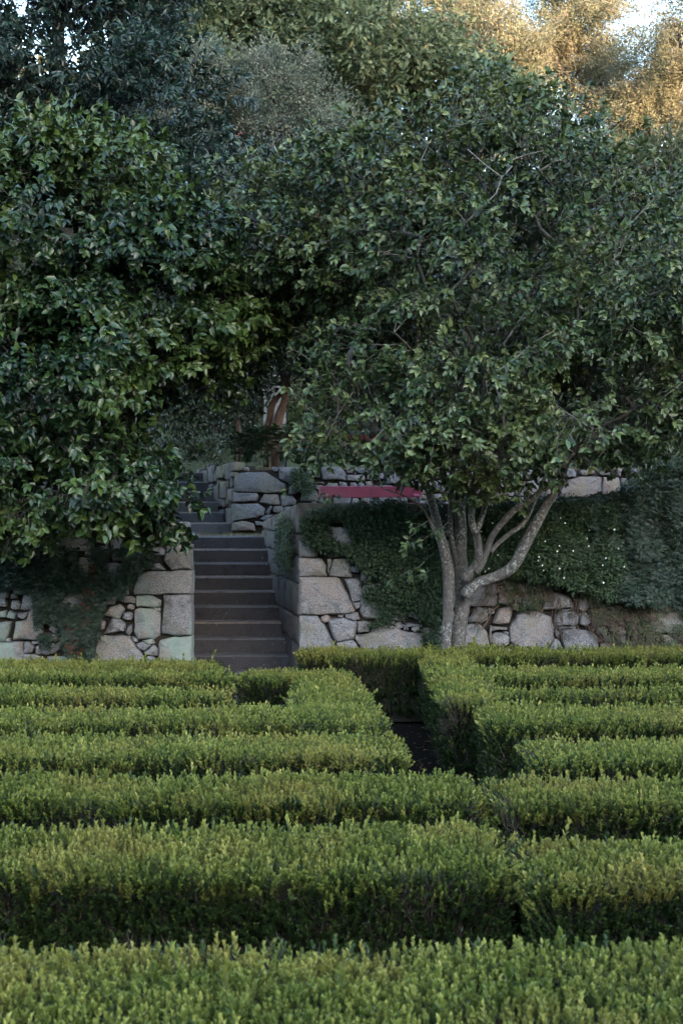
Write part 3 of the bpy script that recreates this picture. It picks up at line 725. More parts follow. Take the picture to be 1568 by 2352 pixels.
stairs = empty('stone_stairs', (-1.2, 16.5, 0), 'lower flight of dark granite steps climbing between the two front walls', 'stairs')
RIS = .17
for k in range(11):                      # tops at .17 ... 1.87
    z1 = RIS * (k + 1); Zf = 16.9 + .33 * (k - 2) ; z1 = min(z1, LZ)
    bk = Zf + .36 if k < 10 else 20.1
    w = .03
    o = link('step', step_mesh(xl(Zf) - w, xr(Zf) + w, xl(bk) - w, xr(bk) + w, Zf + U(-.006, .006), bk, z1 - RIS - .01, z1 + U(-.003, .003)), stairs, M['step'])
stairs_u = empty('stone_stairs', (-2.6, 22.2, LZ), 'upper flight of dark steps beside the upper rubble wall, partly under leaves', 'stairs')
ur = [(-1.764, 22.0), (-1.893, 22.33), (-2.013, 22.66), (-2.12, 23.0), (-2.24, 23.33), (-2.35, 23.66), (-2.46, 24.0)]
for k, (x_, y_) in enumerate(ur):
    if k == 6: continue
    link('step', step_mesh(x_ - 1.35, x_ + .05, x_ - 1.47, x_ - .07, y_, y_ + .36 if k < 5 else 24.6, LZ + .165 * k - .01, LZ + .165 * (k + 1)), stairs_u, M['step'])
wedge('wall_core', [(-3.6, 21.95), (-3.12, 21.95), (-3.95, 24.5), (-4.5, 24.5)], LZ - .1, UZ + .1, M['mortar'], wall_u)

# ------------------------------------------------------------------ benches
def bench(loc, length, label, red, angle=0):
    t = empty('park_bench', loc, label, 'bench'); L = length
    def slab(name, c, s, tilt=0, mat=red, bev=.006):
        bm = bmesh.new(); box_bm(bm, 0, 0, 0, *s, rot=Matrix.Rotation(tilt, 3, 'X'), bev=bev)
        o = bm_obj(name, bm, mat, t); o.location = Vector(loc) + Vector(c); return o
    slab('backrest', (0, .22, .60), (L, .028, .15), -.12)
    for i, y in enumerate((-.20, -.06, .08)): slab('seat_board', (0, y, .435), (L, .12, .03))
    for sx in (-1, 1):
        x = sx * (L / 2 - .07)
        slab('armrest', (x - sx * .02, -.02, .56 - .01), (.07, .44, .024), .06)
        lb = LB()
        def strap(pts, w=.045):
            for a, b in zip(pts[:-1], pts[1:]): lb.tube(Vector(a), Vector(b), w / 2, w / 2, 0, 6)
        strap([(x, -.24, 0), (x, -.20, .2), (x, -.22, .42), (x, -.2, .54)]); strap([(x, .26, 0), (x, .16, .2), (x, .18, .42), (x, .25, .66)]); strap([(x, -.22, .41), (x, .18, .41)])
        me = mesh('leg', lb.V, lb.F); o = link('leg', me, t, M['iron']); o.location = loc
    lb = LB()
    for a, b in zip([(0, -.2, .0), (0, -.18, .4), (0, .18, .4)], [(0, -.18, .4), (0, .18, .4), (0, .25, .66)]): lb.tube(Vector(a), Vector(b), .02, .02, 0, 6)
    o = link('leg', mesh('leg', lb.V, lb.F), t, M['iron']); o.location = loc
    for x in (-L / 2 + .05, 0, L / 2 - .05):
        for z in (.575, .63):
            lb = LB(); y = .205 - (z - .6) * .12 * -1 - .012
            lb.tube(Vector((x, y + .012, z)), Vector((x, y - .006, z)), .011, .009, 0, 8)
            k = len(lb.V); lb.F.append(tuple(range(k - 8, k)))
            o = link('bolt', mesh('bolt', lb.V, lb.F), t, M['iron']); o.location = loc
    return t
bench((.385, 18.45, LZ), 1.36, 'red painted bench on the terrace, its backboard showing above the ivy-grown wall', M['red'])
bench((P(760, 0, 25).x, 25.0, UZ), 1.75, 'deep red bench on the upper terrace, half hidden behind leafy plants', M['red_deep'])

# ------------------------------------------------------------------ clipped box hedges
HT = 0.685
def hedge(label, quads, seed, amp=.022, top=HT, dens=1.0, far=False, group='clipped box hedges of the parterre'):
    """quads: list of (xl_front, xr_front, z_front, xl_back, xr_back, z_back); one continuous hedge"""
    rn = np.random.default_rng(seed)
    q0 = quads[0]
    t = empty('box_hedge', ((q0[0] + q0[1]) / 2, q0[2], 0), label, 'hedge', group)
    def polyq(q, g=0.0): return np.array([(q[0] - g, q[2] - g), (q[1] + g, q[2] - g), (q[4] + g, q[5] + g), (q[3] - g, q[5] + g)])
    def htop(x, y):
        return np.array([top + amp * 2.0 * noise.noise(Vector((a * 1.1 + seed, b * 1.3, 0))) + amp * 1.1 * noise.noise(Vector((a * 4 + seed, b * 4, 5))) for a, b in zip(x, y)])
    # inner mass, a little inside the leaves
    V, F = [], []
    for q in quads:
        nx, ny = max(4, int((q[1] - q[0]) / .18)), max(3, int((q[5] - q[2]) / .15)); k = len(V); g = .105
        gx = []
        for j in range(ny + 1):
            for i in range(nx + 1):
                f, h = i / nx, j / ny; xa = q[0] + g + (q[3] - q[0]) * h; xb = q[1] - g + (q[4] - q[1]) * h
                x, y = xa + (xb - xa) * f, q[2] + g + (q[5] - q[2] - 2 * g) * h
                e = .03 if i in (0, nx) or j in (0, ny) else 0
                gx.append((x, y, e))
        zt = htop(np.array([a[0] for a in gx]), np.array([a[1] for a in gx])) - .085
        V += [(a[0], a[1], z - a[2]) for a, z in zip(gx, zt)]
        for j in range(ny):
            for i in range(nx):
                a = k + j * (nx + 1) + i; F.append((a, a + 1, a + nx + 2, a + nx + 1))
        ring = [i for i in range(nx + 1)] + [j * (nx + 1) + nx for j in range(1, ny + 1)] + [ny * (nx + 1) + i for i in range(nx - 1, -1, -1)] + [j * (nx + 1) for j in range(ny - 1, 0, -1)]
        kb = len(V)
        for r_ in ring: V.append((V[k + r_][0], V[k + r_][1], 0.03))
        for a in range(len(ring)):
            b = (a + 1) % len(ring); F.append((k + ring[a], kb + a, kb + b, k + ring[b]))
    link('inner_twigs', mesh('inner_twigs', V, F), t, M['core'], 'stuff')
    P_, Z_, S_, I_ = [], [], [], []
    for qi, q in enumerate(quads):
        depth = (q[2] + q[5]) / 2
        sp = .0235 * (1 + max(0, depth - 5) * .028) / math.sqrt(dens)       # spacing grows with distance
        ss = 1.0 + max(0, depth - 5) * .012
        others = [polyq(o_) for k_, o_ in enumerate(quads) if k_ != qi]
        prev = [polyq(o_) for k_, o_ in enumerate(quads) if k_ < qi]
        w = ((q[1] - q[0]) + (q[4] - q[3])) / 2; d = q[5] - q[2]
        n = int(w * d / sp ** 2)
        f, h = rn.random(n), rn.random(n)
        y = q[2] + d * h; x = (q[0] + (q[3] - q[0]) * h) * (1 - f) + (q[1] + (q[4] - q[1]) * h) * f
        keep = np.ones(n, bool)
        for o_ in prev: keep &= ~inside(x, y, o_)
        x, y, f, h = x[keep], y[keep], f[keep], h[keep]; n = len(x)
        wl, wr, wf, wb = f * w, (1 - f) * w, h * d, (1 - h) * d
        for arr in (wl, wr, wf, wb):
            pass
        z = htop(x, y) - .045
        ed = .09
        out = np.zeros((n, 3)); out[:, 2] = 1
        for dist, vec in ((wl, (-1, 0)), (wr, (1, 0)), (wf, (0, -1)), (wb, (0, 1))):
            e = np.clip(1 - dist / ed, 0, 1)
            if others:   # no rounding where another stretch joins
                px, py = x + vec[0] * (dist + .05), y + vec[1] * (dist + .05)
                for o_ in others: e = np.where(inside(px, py, o_), 0, e)
            out[:, 0] += vec[0] * e * .8; out[:, 1] += vec[1] * e * .8; z -= e ** 2 * .035
        out += rn.normal(0, .14, (n, 3)) * [1, 1, 0]
        cl_ = np.array([noise.noise(Vector((a_ * 16, b_ * 16, seed))) for a_, b_ in zip(x, y)]); z += rn.normal(0, .010, n) + cl_ * .028 - .02 * (rn.random(n) < .2)
        P_.append(np.stack([x, y, z], 1)); Z_.append(out); S_.append(ss * rn.uniform(.8, 1.25, n) * (.9 if not far else 1.0))
        tl = rn.random(n) < .05; S_[-1] = np.where(rn.random(n) < .006, S_[-1] * 1.7, S_[-1])
        I_.append(np.where(tl, rn.integers(4, 6, n), rn.integers(0, 4, n)))
        # the four faces
        c = polyq(q)
        for a, b, nv, vis in ((0, 1, (0, -1), 1.0), (1, 2, (1, 0), .8), (2, 3, (0, 1), .35), (3, 0, (-1, 0), .8)):
            pa, pb = c[a], c[b]; ln = np.linalg.norm(pb - pa)
            m = int(ln * top / (sp * .98) ** 2 * vis)
            if m <= 0: continue
            f2 = rn.random(m); hz = rn.random(m) ** .8
            xx = pa[0] + (pb[0] - pa[0]) * f2; yy = pa[1] + (pb[1] - pa[1]) * f2
            ok = np.ones(m, bool)
            for o_ in others: ok &= ~inside(xx + nv[0] * .04, yy + nv[1] * .04, o_)
            xx, yy, hz = xx[ok], yy[ok], hz[ok]; m = len(xx)
            if m == 0: continue
            zz = .04 + hz * (top - .07)
            bulge = np.array([.03 * noise.noise(Vector((a_ * 3 + seed, c_ * 4, b_ * 3))) for a_, b_, c_ in zip(xx, yy, zz)])
            inn = .03 + .06 * rn.random(m) + (1 - hz) * .02 - bulge
            xx = xx - nv[0] * inn; yy = yy - nv[1] * inn
            o2 = np.zeros((m, 3)); o2[:, 0] = nv[0] * .75; o2[:, 1] = nv[1] * .75; o2[:, 2] = .75 + .35 * hz
            o2 += rn.normal(0, .28, (m, 3))
            P_.append(np.stack([xx, yy, zz], 1)); Z_.append(o2); S_.append(ss * rn.uniform(.85, 1.35, m))
            # hedges thin out at the foot: woody, few leaves; the upper rim carries the same new growth as the top
            bp = np.array([noise.noise(Vector((a_ * 1.7 + seed * 2, c_ * 2.2, b_ * 1.7))) for a_, b_, c_ in zip(xx, yy, zz)])
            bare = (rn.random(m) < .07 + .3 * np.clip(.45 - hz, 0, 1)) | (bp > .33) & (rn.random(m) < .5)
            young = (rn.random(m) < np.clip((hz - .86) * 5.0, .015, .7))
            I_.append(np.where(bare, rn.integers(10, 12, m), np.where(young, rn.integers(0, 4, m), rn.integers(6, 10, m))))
    Pn, Zn, Sn, In = map(np.concatenate, (P_, Z_, S_, I_))
    key = 'box_far' if far else 'box'
    scatter('foliage', key, PR[key], Pn, Zn, np.tile([1., 0, 0], (len(Pn), 1)), rn.random(len(Pn)) * 6.28, Sn, In, t)
    return t

G_ = 'clipped box hedges of the parterre'
# nearest to farthest; the passage in the middle leans a little to the left with distance
hedge('nearest box hedge filling the bottom of the photo, with pale and orange tipped leaves', [(-2.2, 2.3, 3.3, -2.9, 3.0, 5.05)], 1)
hedge('wide box hedge left of the narrow slit, second row from the viewer', [(-3.2, .70, 5.93, -3.4, .72, 6.85)], 2)
hedge('box hedge right of the narrow slit, second row from the viewer', [(.765, 3.4, 5.75, .765, 3.6, 6.55)], 3)
hedge('box hedge with dead brown twigs left of the slit, third row from the viewer', [(-3.7, .73, 7.40, -3.9, .71, 8.18)], 4)
hedge('box hedge right of the slit, third row from the viewer, closing the passage', [(.80, 3.9, 7.30, .82, 4.0, 8.10)], 5)
hedge('box hedge ending in a rounded corner at the left edge of the dark passage', [(-4.1, .40, 8.75, -4.3, .36, 9.55)], 6, far=True)
hedge('box hedge with a square end just right of the dark passage, fourth row', [(1.20, 4.2, 8.62, 1.17, 4.4, 9.45)], 7, far=True)
hedge('L-shaped box hedge whose long arm runs back from the passage towards the steps', [(-4.7, .31, 10.05, -4.8, .27, 10.85), (-.40, .27, 10.82, -.38, .07, 13.35), (-.93, -.36, 12.85, -.90, -.36, 13.5)], 8, far=True)
hedge('thin box hedge left of the L-shaped one, two rows in front of the left wall', [(-5.2, -.98, 11.50, -5.3, -.98, 12.15)], 9, far=True)
hedge('thin dark box hedge one row in front of the left wall', [(-5.6, -1.02, 12.80, -5.7, -1.04, 13.38)], 10, far=True)
hedge('low dark box hedge standing against the foot of the left wall', [(-6.0, -1.22, 13.95, -6.2, -1.30, 14.95)], 11, top=.62, far=True)
hedge('branching box hedge on the right bank of the passage, three arms to the right', [(.82, 1.28, 11.25, .84, 1.30, 15.45), (1.05, 4.9, 10.10, 1.05, 4.9, 10.95), (1.27, 5.2, 11.62, 1.27, 5.2, 12.0), (1.29, 5.5, 12.75, 1.29, 5.6, 13.75), (-.42, 6.2, 14.70, -.44, 6.4, 15.55)], 12, top=.69, far=True)

# pale pavers at the crossing, seen through the slit
pt = empty('stone_paving', (.75, 6.2, 0), 'grey paving stones glimpsed through the slit between the front hedges', 'paving')
for i in range(4):
    for j in range(6):
        bm = bmesh.new(); box_bm(bm, 0, 0, 0, .29, .29, .03, bev=.006)
        o = bm_obj('paver', bm, M['paver'], pt); o.location = (.30 + i * .3 + U(-.004, .004), 5.2 + j * .3, .02 + U(-.003, .003))

# ------------------------------------------------------------------ trees
class Tree:
    def __init__(s, name, loc, label, cat='tree', group=None):
        s.t = empty(name, loc, label, cat, group); s.nodes = []; s.par = []; s.fixr = []; s.loc = Vector(loc)
    def limb(s, pts, start=-1):
        "pts: (Vector, radius) ; returns index list"
        ids = []; prev = start
        for p, r in pts:
            s.nodes.append(Vector(p)); s.par.append(prev); s.fixr.append(r); prev = len(s.nodes) - 1; ids.append(prev)
        return ids
    def grow(s, A, seed=0, k=.35, sub=3, wob=.10, sag=0.0):
        rn = random.Random(seed)
        nodes = np.array([tuple(v) for v in s.nodes]); plen = np.zeros(len(nodes))
        for i in range(len(nodes)):
            if s.par[i] >= 0: plen[i] = plen[s.par[i]] + np.linalg.norm(nodes[i] - nodes[s.par[i]])
        base = nodes.copy()
        dist = np.array([np.min(np.linalg.norm(base - a, axis=1)) for a in A]); order = np.argsort(dist)
        nodes = list(map(np.array, nodes)); plen = list(plen); tips = []
        for oi in order:
            a = A[oi]; NN = np.array(nodes); d = np.linalg.norm(NN - a, axis=1)
            back = np.maximum(0, NN[:, 2] - a[2]) * .25
            j = int(np.argmin(d + k * np.array(plen) + back))
            p0 = NN[j]; prev = j; ns = max(1, min(sub, int(d[j] / .16)))
            for q in range(1, ns + 1):
                f = q / ns; p = p0 + (a - p0) * f
                if q < ns: p = p + np.array([rn.gauss(0, wob * d[j] * .35) for _ in range(3)]) + np.array([0, 0, -sag * d[j] * f * (1 - f)])
                s.nodes.append(Vector(p)); s.par.append(prev); s.fixr.append(None); nodes.append(np.array(p)); plen.append(plen[prev] + d[j] / ns); prev = len(nodes) - 1
            tips.append(prev)
        return tips
    def radii(s, tip=.006, e=2.35):
        n = len(s.nodes); acc = [0.0] * n; r = [0.0] * n; kids = [0] * n
        for i in range(n - 1, -1, -1):
            if kids[i] == 0: acc[i] = tip ** e
            r[i] = s.fixr[i] if s.fixr[i] is not None else acc[i] ** (1 / e)
            if s.par[i] >= 0: acc[s.par[i]] += max(acc[i], 0) if s.fixr[i] is None else 0; kids[s.par[i]] += 1
        return r
    def branches(s, mat, tip=.006, name='branches', sides=6):
        r = s.radii(tip); V, F = [], []
        for i in range(len(s.nodes)):
            if s.fixr[i] is not None or s.par[i] < 0: continue
            j = s.par[i]; a, b = s.nodes[j], s.nodes[i]
            if (b - a).length < 1e-4: continue
            r1 = r[i]; r0 = min(r[j], r1 * 1.35 + .002)
            d = (b - a).normalized(); u_ = d.orthogonal().normalized(); w = d.cross(u_); k = len(V); m = sides if r1 > .012 else 4
            a2 = a - d * r0 * .5
            for p, rr in ((a2, r0), (b + d * r1 * .3, r1)):
                for q in range(m):
                    t_ = 2 * math.pi * q / m; V.append(p + (u_ * math.cos(t_) + w * math.sin(t_)) * rr)
            for q in range(m): F.append((k + q, k + (q + 1) % m, k + m + (q + 1) % m, k + m + q))
        return link(name, mesh(name, V, F), s.t, mat, 'stuff')
    def tube(s, name, pts, mat, sides=14, lump=.06, flare=True):
        "a smooth limb through (Vector, radius) points"
        n = len(pts); C = [p for p, _ in pts]; R = [r for _, r in pts]; V, F = [], []; rings = []
        def cat(a, b, c, d, f): return .5 * ((2 * b) + (c - a) * f + (2 * a - 5 * b + 4 * c - d) * f * f + (3 * b - a - 3 * c + d) * f ** 3)
        cs, rs = [], []
        for i in range(n - 1):
            a, b, c, d = C[max(i - 1, 0)], C[i], C[i + 1], C[min(i + 2, n - 1)]
            m = max(3, int((c - b).length / .05))
            for q in range(m):
                f = q / m; cs.append(cat(a, b, c, d, f)); rs.append(R[i] + (R[i + 1] - R[i]) * f)
        cs.append(C[-1]); rs.append(R[-1])
        ref = Vector((1, 0, 0))
        for i, (c, r) in enumerate(zip(cs, rs)):
            d = (cs[min(i + 1, len(cs) - 1)] - cs[max(i - 1, 0)]).normalized()
            u_ = (ref - d * ref.dot(d)); u_ = u_.normalized() if u_.length > .1 else d.orthogonal().normalized(); w = d.cross(u_); ref = u_
            for q in range(sides):
                t_ = 2 * math.pi * q / sides; e = u_ * math.cos(t_) + w * math.sin(t_)
                rr = r * (1 + lump * 2.2 * noise.noise(Vector((c.x * 3 + e.x * 1.2, c.y * 3 + e.y * 1.2, c.z * 3.2))) + lump * .5 * noise.noise((c + e) * 14))
                V.append(c + e * rr)
        L_ = len(cs)
        for i in range(L_ - 1):
            for q in range(sides): F.append((i * sides + q, i * sides + (q + 1) % sides, (i + 1) * sides + (q + 1) % sides, (i + 1) * sides + q))
        F.append(tuple(reversed(range(sides)))); F.append(tuple((L_ - 1) * sides + q for q in range(sides)))
        return link(name, mesh(name, V, F), s.t, mat)

def ell_points(ells, n, seed, shell=.55, front=0.0):
    "points in the union of ellipsoids, more of them near its skin. ell: centre, (rx, ry, rz)"
    rn = np.random.default_rng(seed); out = []
    vol = np.array([e[1][0] * e[1][1] * e[1][2] for e in ells]) ** (2 / 3.); vol /= vol.sum()
    while sum(len(o) for o in out) < n:
        k = rn.choice(len(ells), p=vol); c, r = np.array(ells[k][0]), np.array(ells[k][1])
        v = rn.normal(size=(40, 3)); v /= np.linalg.norm(v, axis=1, keepdims=True); rad = shell + (1 - shell) * rn.random(40) ** .7
        p = c + v * r * rad[:, None]
        ok = np.ones(40, bool)
        for j, (c2_, r2_) in enumerate(ells):
            if j != k: ok &= np.sum(((p - np.array(c2_)) / (np.array(r2_) * shell * .95)) ** 2, axis=1) > 1
        if front: ok &= rn.random(40) < np.where(p[:, 1] > c[1], 1 - front, 1.0)
        out.append(p[ok])
    return np.concatenate(out)[:n]

def ell_out(p, ells):
    "outward direction at points p"
    best = None; g = np.zeros_like(p); bv = np.full(len(p), 1e9)
    for c, r in ells:
        c, r = np.array(c), np.array(r); q = (p - c) / r; v = np.sum(q * q, axis=1); d = q / r
        d /= np.maximum(1e-6, np.linalg.norm(d, axis=1, keepdims=True)); m = v < bv; g[m] = d[m]; bv = np.minimum(bv, v)
    return g, bv

def foliage(tree, key, tips, ells, per, spread, scl, seed, droop=0.0, updraft=.3, idxn=None, spin=.5, flower=None, rim=1.0, name='foliage', flat=0.6, gap=.0, gs=(1.5, 1.5, 2.4)):
    rn = np.random.default_rng(seed)
    T = np.array([tuple(tree.nodes[i]) for i in tips]); Pp = np.array([tuple(tree.nodes[tree.par[i]]) for i in tips])
    T2 = np.repeat(T, per, 0); n = len(T2)
    off = rn.normal(size=(n, 3)) * spread * [1, 1, flat]
    p = T2 + off
    if gap:
        nz = np.array([noise.noise(Vector((a * gs[0] + seed, b * gs[1], c * gs[2]))) for a, b, c in p])
        k_ = (nz > -gap) | (rn.random(n) < .12); p, off = p[k_], off[k_]; n = len(p)
    g, v = ell_out(p, ells)
    d = g * 1.0 + rn.normal(0, .45, (n, 3)) + off / spread * .25; d[:, 2] += updraft - droop
    npro = len(PR[key]); idx = rn.integers(0, idxn or npro, n)
    if flower:
        f = flower(p) & (rn.random(n) < .75); idx = np.where(f, npro - 1, idx)
    s = rn.uniform(.8, 1.2, n) * scl
    return scatter(name, key, PR[key], p, d, np.tile([0, -.35, 1.], (n, 1)), rn.normal(0, spin, n), s, idx, tree.t)

def E(x, y, Z, rx, ry, rd):
    "ellipsoid by photo centre and radii in photo pixels at depth Z, rd = half depth in metres"
    c = P(x, y, Z); return (tuple(c), (rx * Z / FPX, rd, ry * Z / FPX))

def far_trunk(tr, base, top, r0, r1, mat, wob=.3, seed=0, n=6):
    rn = random.Random(seed); pts = []
    for i in range(n + 1):
        f = i / n; p = Vector(base).lerp(Vector(top), f); p.x += rn.uniform(-wob, wob) * (f > 0); p.y += rn.uniform(-wob, wob) * (f > 0)
        pts.append((p, r0 + (r1 - r0) * f))
    tr.tube('trunk', pts, mat, 10); return tr.limb(pts)

# ---- the multi-stemmed camellia on the right, in front of the wall
tb = P(1040, 1560, 15.25); tb.z = 0
TR = Tree('camellia_tree', tb, 'large multi-stemmed camellia with lichen-spotted grey trunks in front of the right wall')
kx = .5102 * .574149
def tp(l, Z0, dz=0.0, k=1.0):
    out = []; n = len(l)
    for i, (x, y, w) in enumerate(l):
        Z = Z0 + dz * (i / max(1, n - 1)) ** 1.3
        out.append((P(861.2 + x * kx, 1033.5 + y * kx, Z), w * kx * Z / FPX / 2 * k * .93))
    return out
ids = {}
def add_limb(nm, part, l, Z0, dz, parent=None, mat='bark'):
    pts = tp(l, Z0, dz); TR.tube(part, pts, M[mat]); ids[nm] = TR.limb(pts)
add_limb('main', 'trunk', [(640,2250,150),(640,1800,135),(645,1560,125),(670,1300,122),(690,1150,130),(692,1000,128),(665,850,112),(670,650,102),(665,450,88),(672,330,72),(690,100,58),(700,-250,44),(690,-700,30)], 15.3, .5)
add_limb('left', 'trunk', [(600,2250,110),(575,1800,95),(555,1560,84),(570,1250,90),(575,1000,98),(545,800,92),(500,640,80),(450,430,72),(400,270,62),(360,120,52),(300,-150,42),(200,-500,32)], 15.15, .3)
add_limb('fork', 'limb', [(700,1020,95),(775,920,80),(812,840,76),(800,700,66),(785,625,64)], 15.22, -.25)
add_limb('fork_a', 'limb', [(785,650,60),(752,530,56),(776,330,48),(790,100,42),(830,-200,34),(860,-600,24)], 14.97, -.3)
add_limb('fork_b', 'limb', [(790,650,56),(835,530,44),(885,350,42),(935,130,38),(1000,-200,30),(1100,-600,20)], 14.97, .2)
add_limb('diag', 'limb', [(790,960,60),(845,870,58),(885,760,55),(915,680,50),(990,575,54),(1090,470,55),(1220,390,50),(1340,280,45),(1430,190,40),(1560,20,32),(1800,-200,24)], 15.15, -.5)
add_limb('diag_b', 'limb', [(900,800,44),(960,735,40),(1050,660,40),(1160,580,38),(1230,450,30),(1270,330,26)], 15.1, .3)
add_limb('right', 'limb', [(700,1150,110),(750,1085,104),(815,1040,95),(900,1010,86),(1000,970,90),(1085,905,95),(1165,760,95),(1250,600,88),(1340,440,70),(1410,330,60),(1455,230,50),(1530,50,40),(1700,-300,28)], 15.25, -.15)
add_limb('rear', 'limb', [(650,900,50),(600,700,46),(590,500,46),(600,300,46),(610,50,40),(560,-400,28)], 15.45, .5)
add_limb('twiggy', 'limb', [(470,660,26),(430,560,22),(380,470,18),(300,400,15),(200,350,13),(60,300,10),(-40,230,8)], 15.0, -.7)
RE = [E(1090,605,15.3,400,365,2.0), E(845,570,15.6,215,225,1.5), E(1390,640,15.2,270,340,1.8), E(1440,860,14.9,220,150,1.2), E(1590,760,15.2,150,250,1.3), E(1060,840,15.0,290,230,1.7), E(880,950,14.6,200,120,1.0), E(1340,930,14.8,270,130,1.4), E(1200,395,15.4,210,145,1.4), E(640,560,16.0,150,170,1.1), E(1080,1010,14.6,190,90,.9)]
RA = ell_points(RE, 900, 11, .45, .3)
tips = TR.grow(RA, 2, .28, 5, .17, .05)
TR.branches(M['twig'], .0075)
foliage(TR, 'cam_r', tips, RE, 15, .125, 1.0, 21, 0, .25, 8, .7, lambda p: (p[:, 2] > 6.0) & (p[:, 0] < -.3), gap=.16)
# twigs hanging in front of the wall
hp = []
for (x, y) in ((985,1195),(1010,1215),(1030,1200),(965,1235),(955,1225),(975,1290),(940,1310),(985,1310),(790,1130),(700,1100)):
    hp.append(P(x, y, 14.6))
hp = np.array([tuple(v) for v in hp]); n = len(hp)
scatter('foliage', 'cam_r', PR['cam_r'], hp, np.tile([-.3, -.3, -.2], (n, 1)), np.tile([0, 0, 1.], (n, 1)), np.zeros(n), np.full(n, .95), np.arange(n) % 8, TR.t)

# ---- glossy camellia on the left terrace, hanging over the wall
TL = Tree('camellia_tree', (-3.3, 17.6, 2.0), 'dense glossy camellia hanging over the left wall down to the stairs')
far_ids = far_trunk(TL, (-3.3, 17.6, 2.0), (-3.2, 16.8, 5.6), .13, .06, M['bark_dark'], .12, 3)
TL.tube('limb', [(P(150,780,15.6), .045), (P(80,752,15.3), .035), (P(-20,760,15.0), .03)], M['bark_dark'])
TL.tube('limb', [(P(190,840,16.2), .07), (P(205,790,15.8), .06), (P(215,752,15.5), .05), (P(170,735,15.3), .035)], M['bark_dark'])
LE = [E(120,560,15.6,330,240,1.7), E(330,720,15.4,220,260,1.5), E(70,900,15.0,330,210,1.5), E(380,930,15.2,190,170,1.2), E(180,1110,14.7,250,110,1.1), E(-120,700,15.3,300,350,1.6), E(400,1130,15.0,120,85,.8), E(-100,1080,14.8,200,110,1.1), E(470,640,15.9,110,130,1.0), E(110,930,15.0,150,120,.9), E(560,700,16.2,70,90,.7), E(500,900,15.6,60,80,.6), E(475,985,15.4,85,65,.8), E(405,1140,15.2,45,75,.6), E(170,390,15.9,140,80,1.0)]
LA = ell_points(LE, 700, 12, .55, .45)
tips = TL.grow(LA, 5, .3, 3, .12, .08)
TL.branches(M['bark_dark'], .005)
foliage(TL, 'cam_l', tips, LE, 14, .13, 1.0, 22, .35, .0, 8, .55, flat=.45, gap=.14, gs=(1.3, 1.3, 3.0))

# ---- darker camellia with pink blossom between them, on the upper terrace
TM = Tree('camellia_tree', (P(630, 0, 23.2).x, 23.2, UZ), 'dark camellia with pink blossom behind the other two, on a forked red-brown trunk')
def q5(l, Z):
    return [(P(516.7 + x * .3112, 775 + y * .3112, Z), w * .3112 * Z / FPX / 2) for x, y, w in l]
a = q5([(365,1000,80),(365,720,74),(395,600,70),(440,450,50),(432,300,50),(410,150,58),(380,-50,48),(330,-300,40)], 22.9); TM.tube('trunk', a, M['bark_red']); TM.limb(a)
a = q5([(300,1000,60),(310,690,44),(330,600,46),(350,490,50),(400,430,34),(450,380,30)], 23.0); TM.tube('trunk', a, M['bark_red']); TM.limb(a)
a = q5([(100,1000,34),(105,720,32),(88,600,32),(72,470,34),(50,300,30),(40,100,28)], 22.8); TM.tube('trunk', a, M['bark_red']); TM.limb(a)
a = q5([(470,350,30),(460,200,38),(520,0,34),(700,-200,30)], 23.2); TM.tube('limb', a, M['bark_red']); TM.limb(a)
ME = [E(560,560,22.5,150,190,1.6), E(700,480,23,180,110,1.5), E(870,300,23.5,100,100,1.2), E(640,720,22.5,190,120,1.5), E(470,760,22,110,150,1.3), E(440,900,22.6,110,120,1.2), E(820,740,23,160,150,1.3), E(930,880,23.2,160,110,1.2), E(625,745,21.8,90,50,.8), E(530,840,23.4,50,80,.6), E(720,860,22.2,45,90,.7), E(600,700,21.8,110,70,.9)]
MA = ell_points(ME, 520, 13, .5, .4)
tips = TM.grow(MA, 7, .3, 3, .12)
TM.branches(M['twig_dark'], .006)
foliage(TM, 'cam_m', tips, ME, 13, .22, 1.15, 23, .1, .2, 5, .7,
        lambda p: ((p[:, 0] / p[:, 1] * FPX + HX < 560) & (HY - (p[:, 2] - EYE) / p[:, 1] * FPX < 430)) | (HY - (p[:, 2] - EYE) / p[:, 1] * FPX < 190))

# ---- blue-green tree, upper left
TB = Tree('laurel_tree', (-4.2, 21.0, UZ), 'tall blue-green leafed tree filling the upper left corner above the glossy camellia')
far_trunk(TB, (-4.2, 21.0, 1.9), (-4.0, 20.5, 9.5), .2, .08, M['bark_dark'], .2, 8)
BE = [E(150,130,20.5,300,220,2.2), E(330,280,20.3,150,200,1.5), E(60,-150,21,380,220,2.3), E(380,450,20.0,95,150,1.1), E(-150,300,20.5,260,300,2.0), E(440,520,19.5,70,110,.9), E(250,-60,20.8,200,110,1.5)]
BA = ell_points(BE, 560, 14, .45, .4)
tips = TB.grow(BA, 9, .3, 3, .12)
TB.branches(M['bark_dark'], .006)
foliage(TB, 'laurel', tips, BE, 13, .24, 1.0, 24, .0, .45, 5, .8, flat=.8, gap=.1, gs=(1, 1, 1.3))

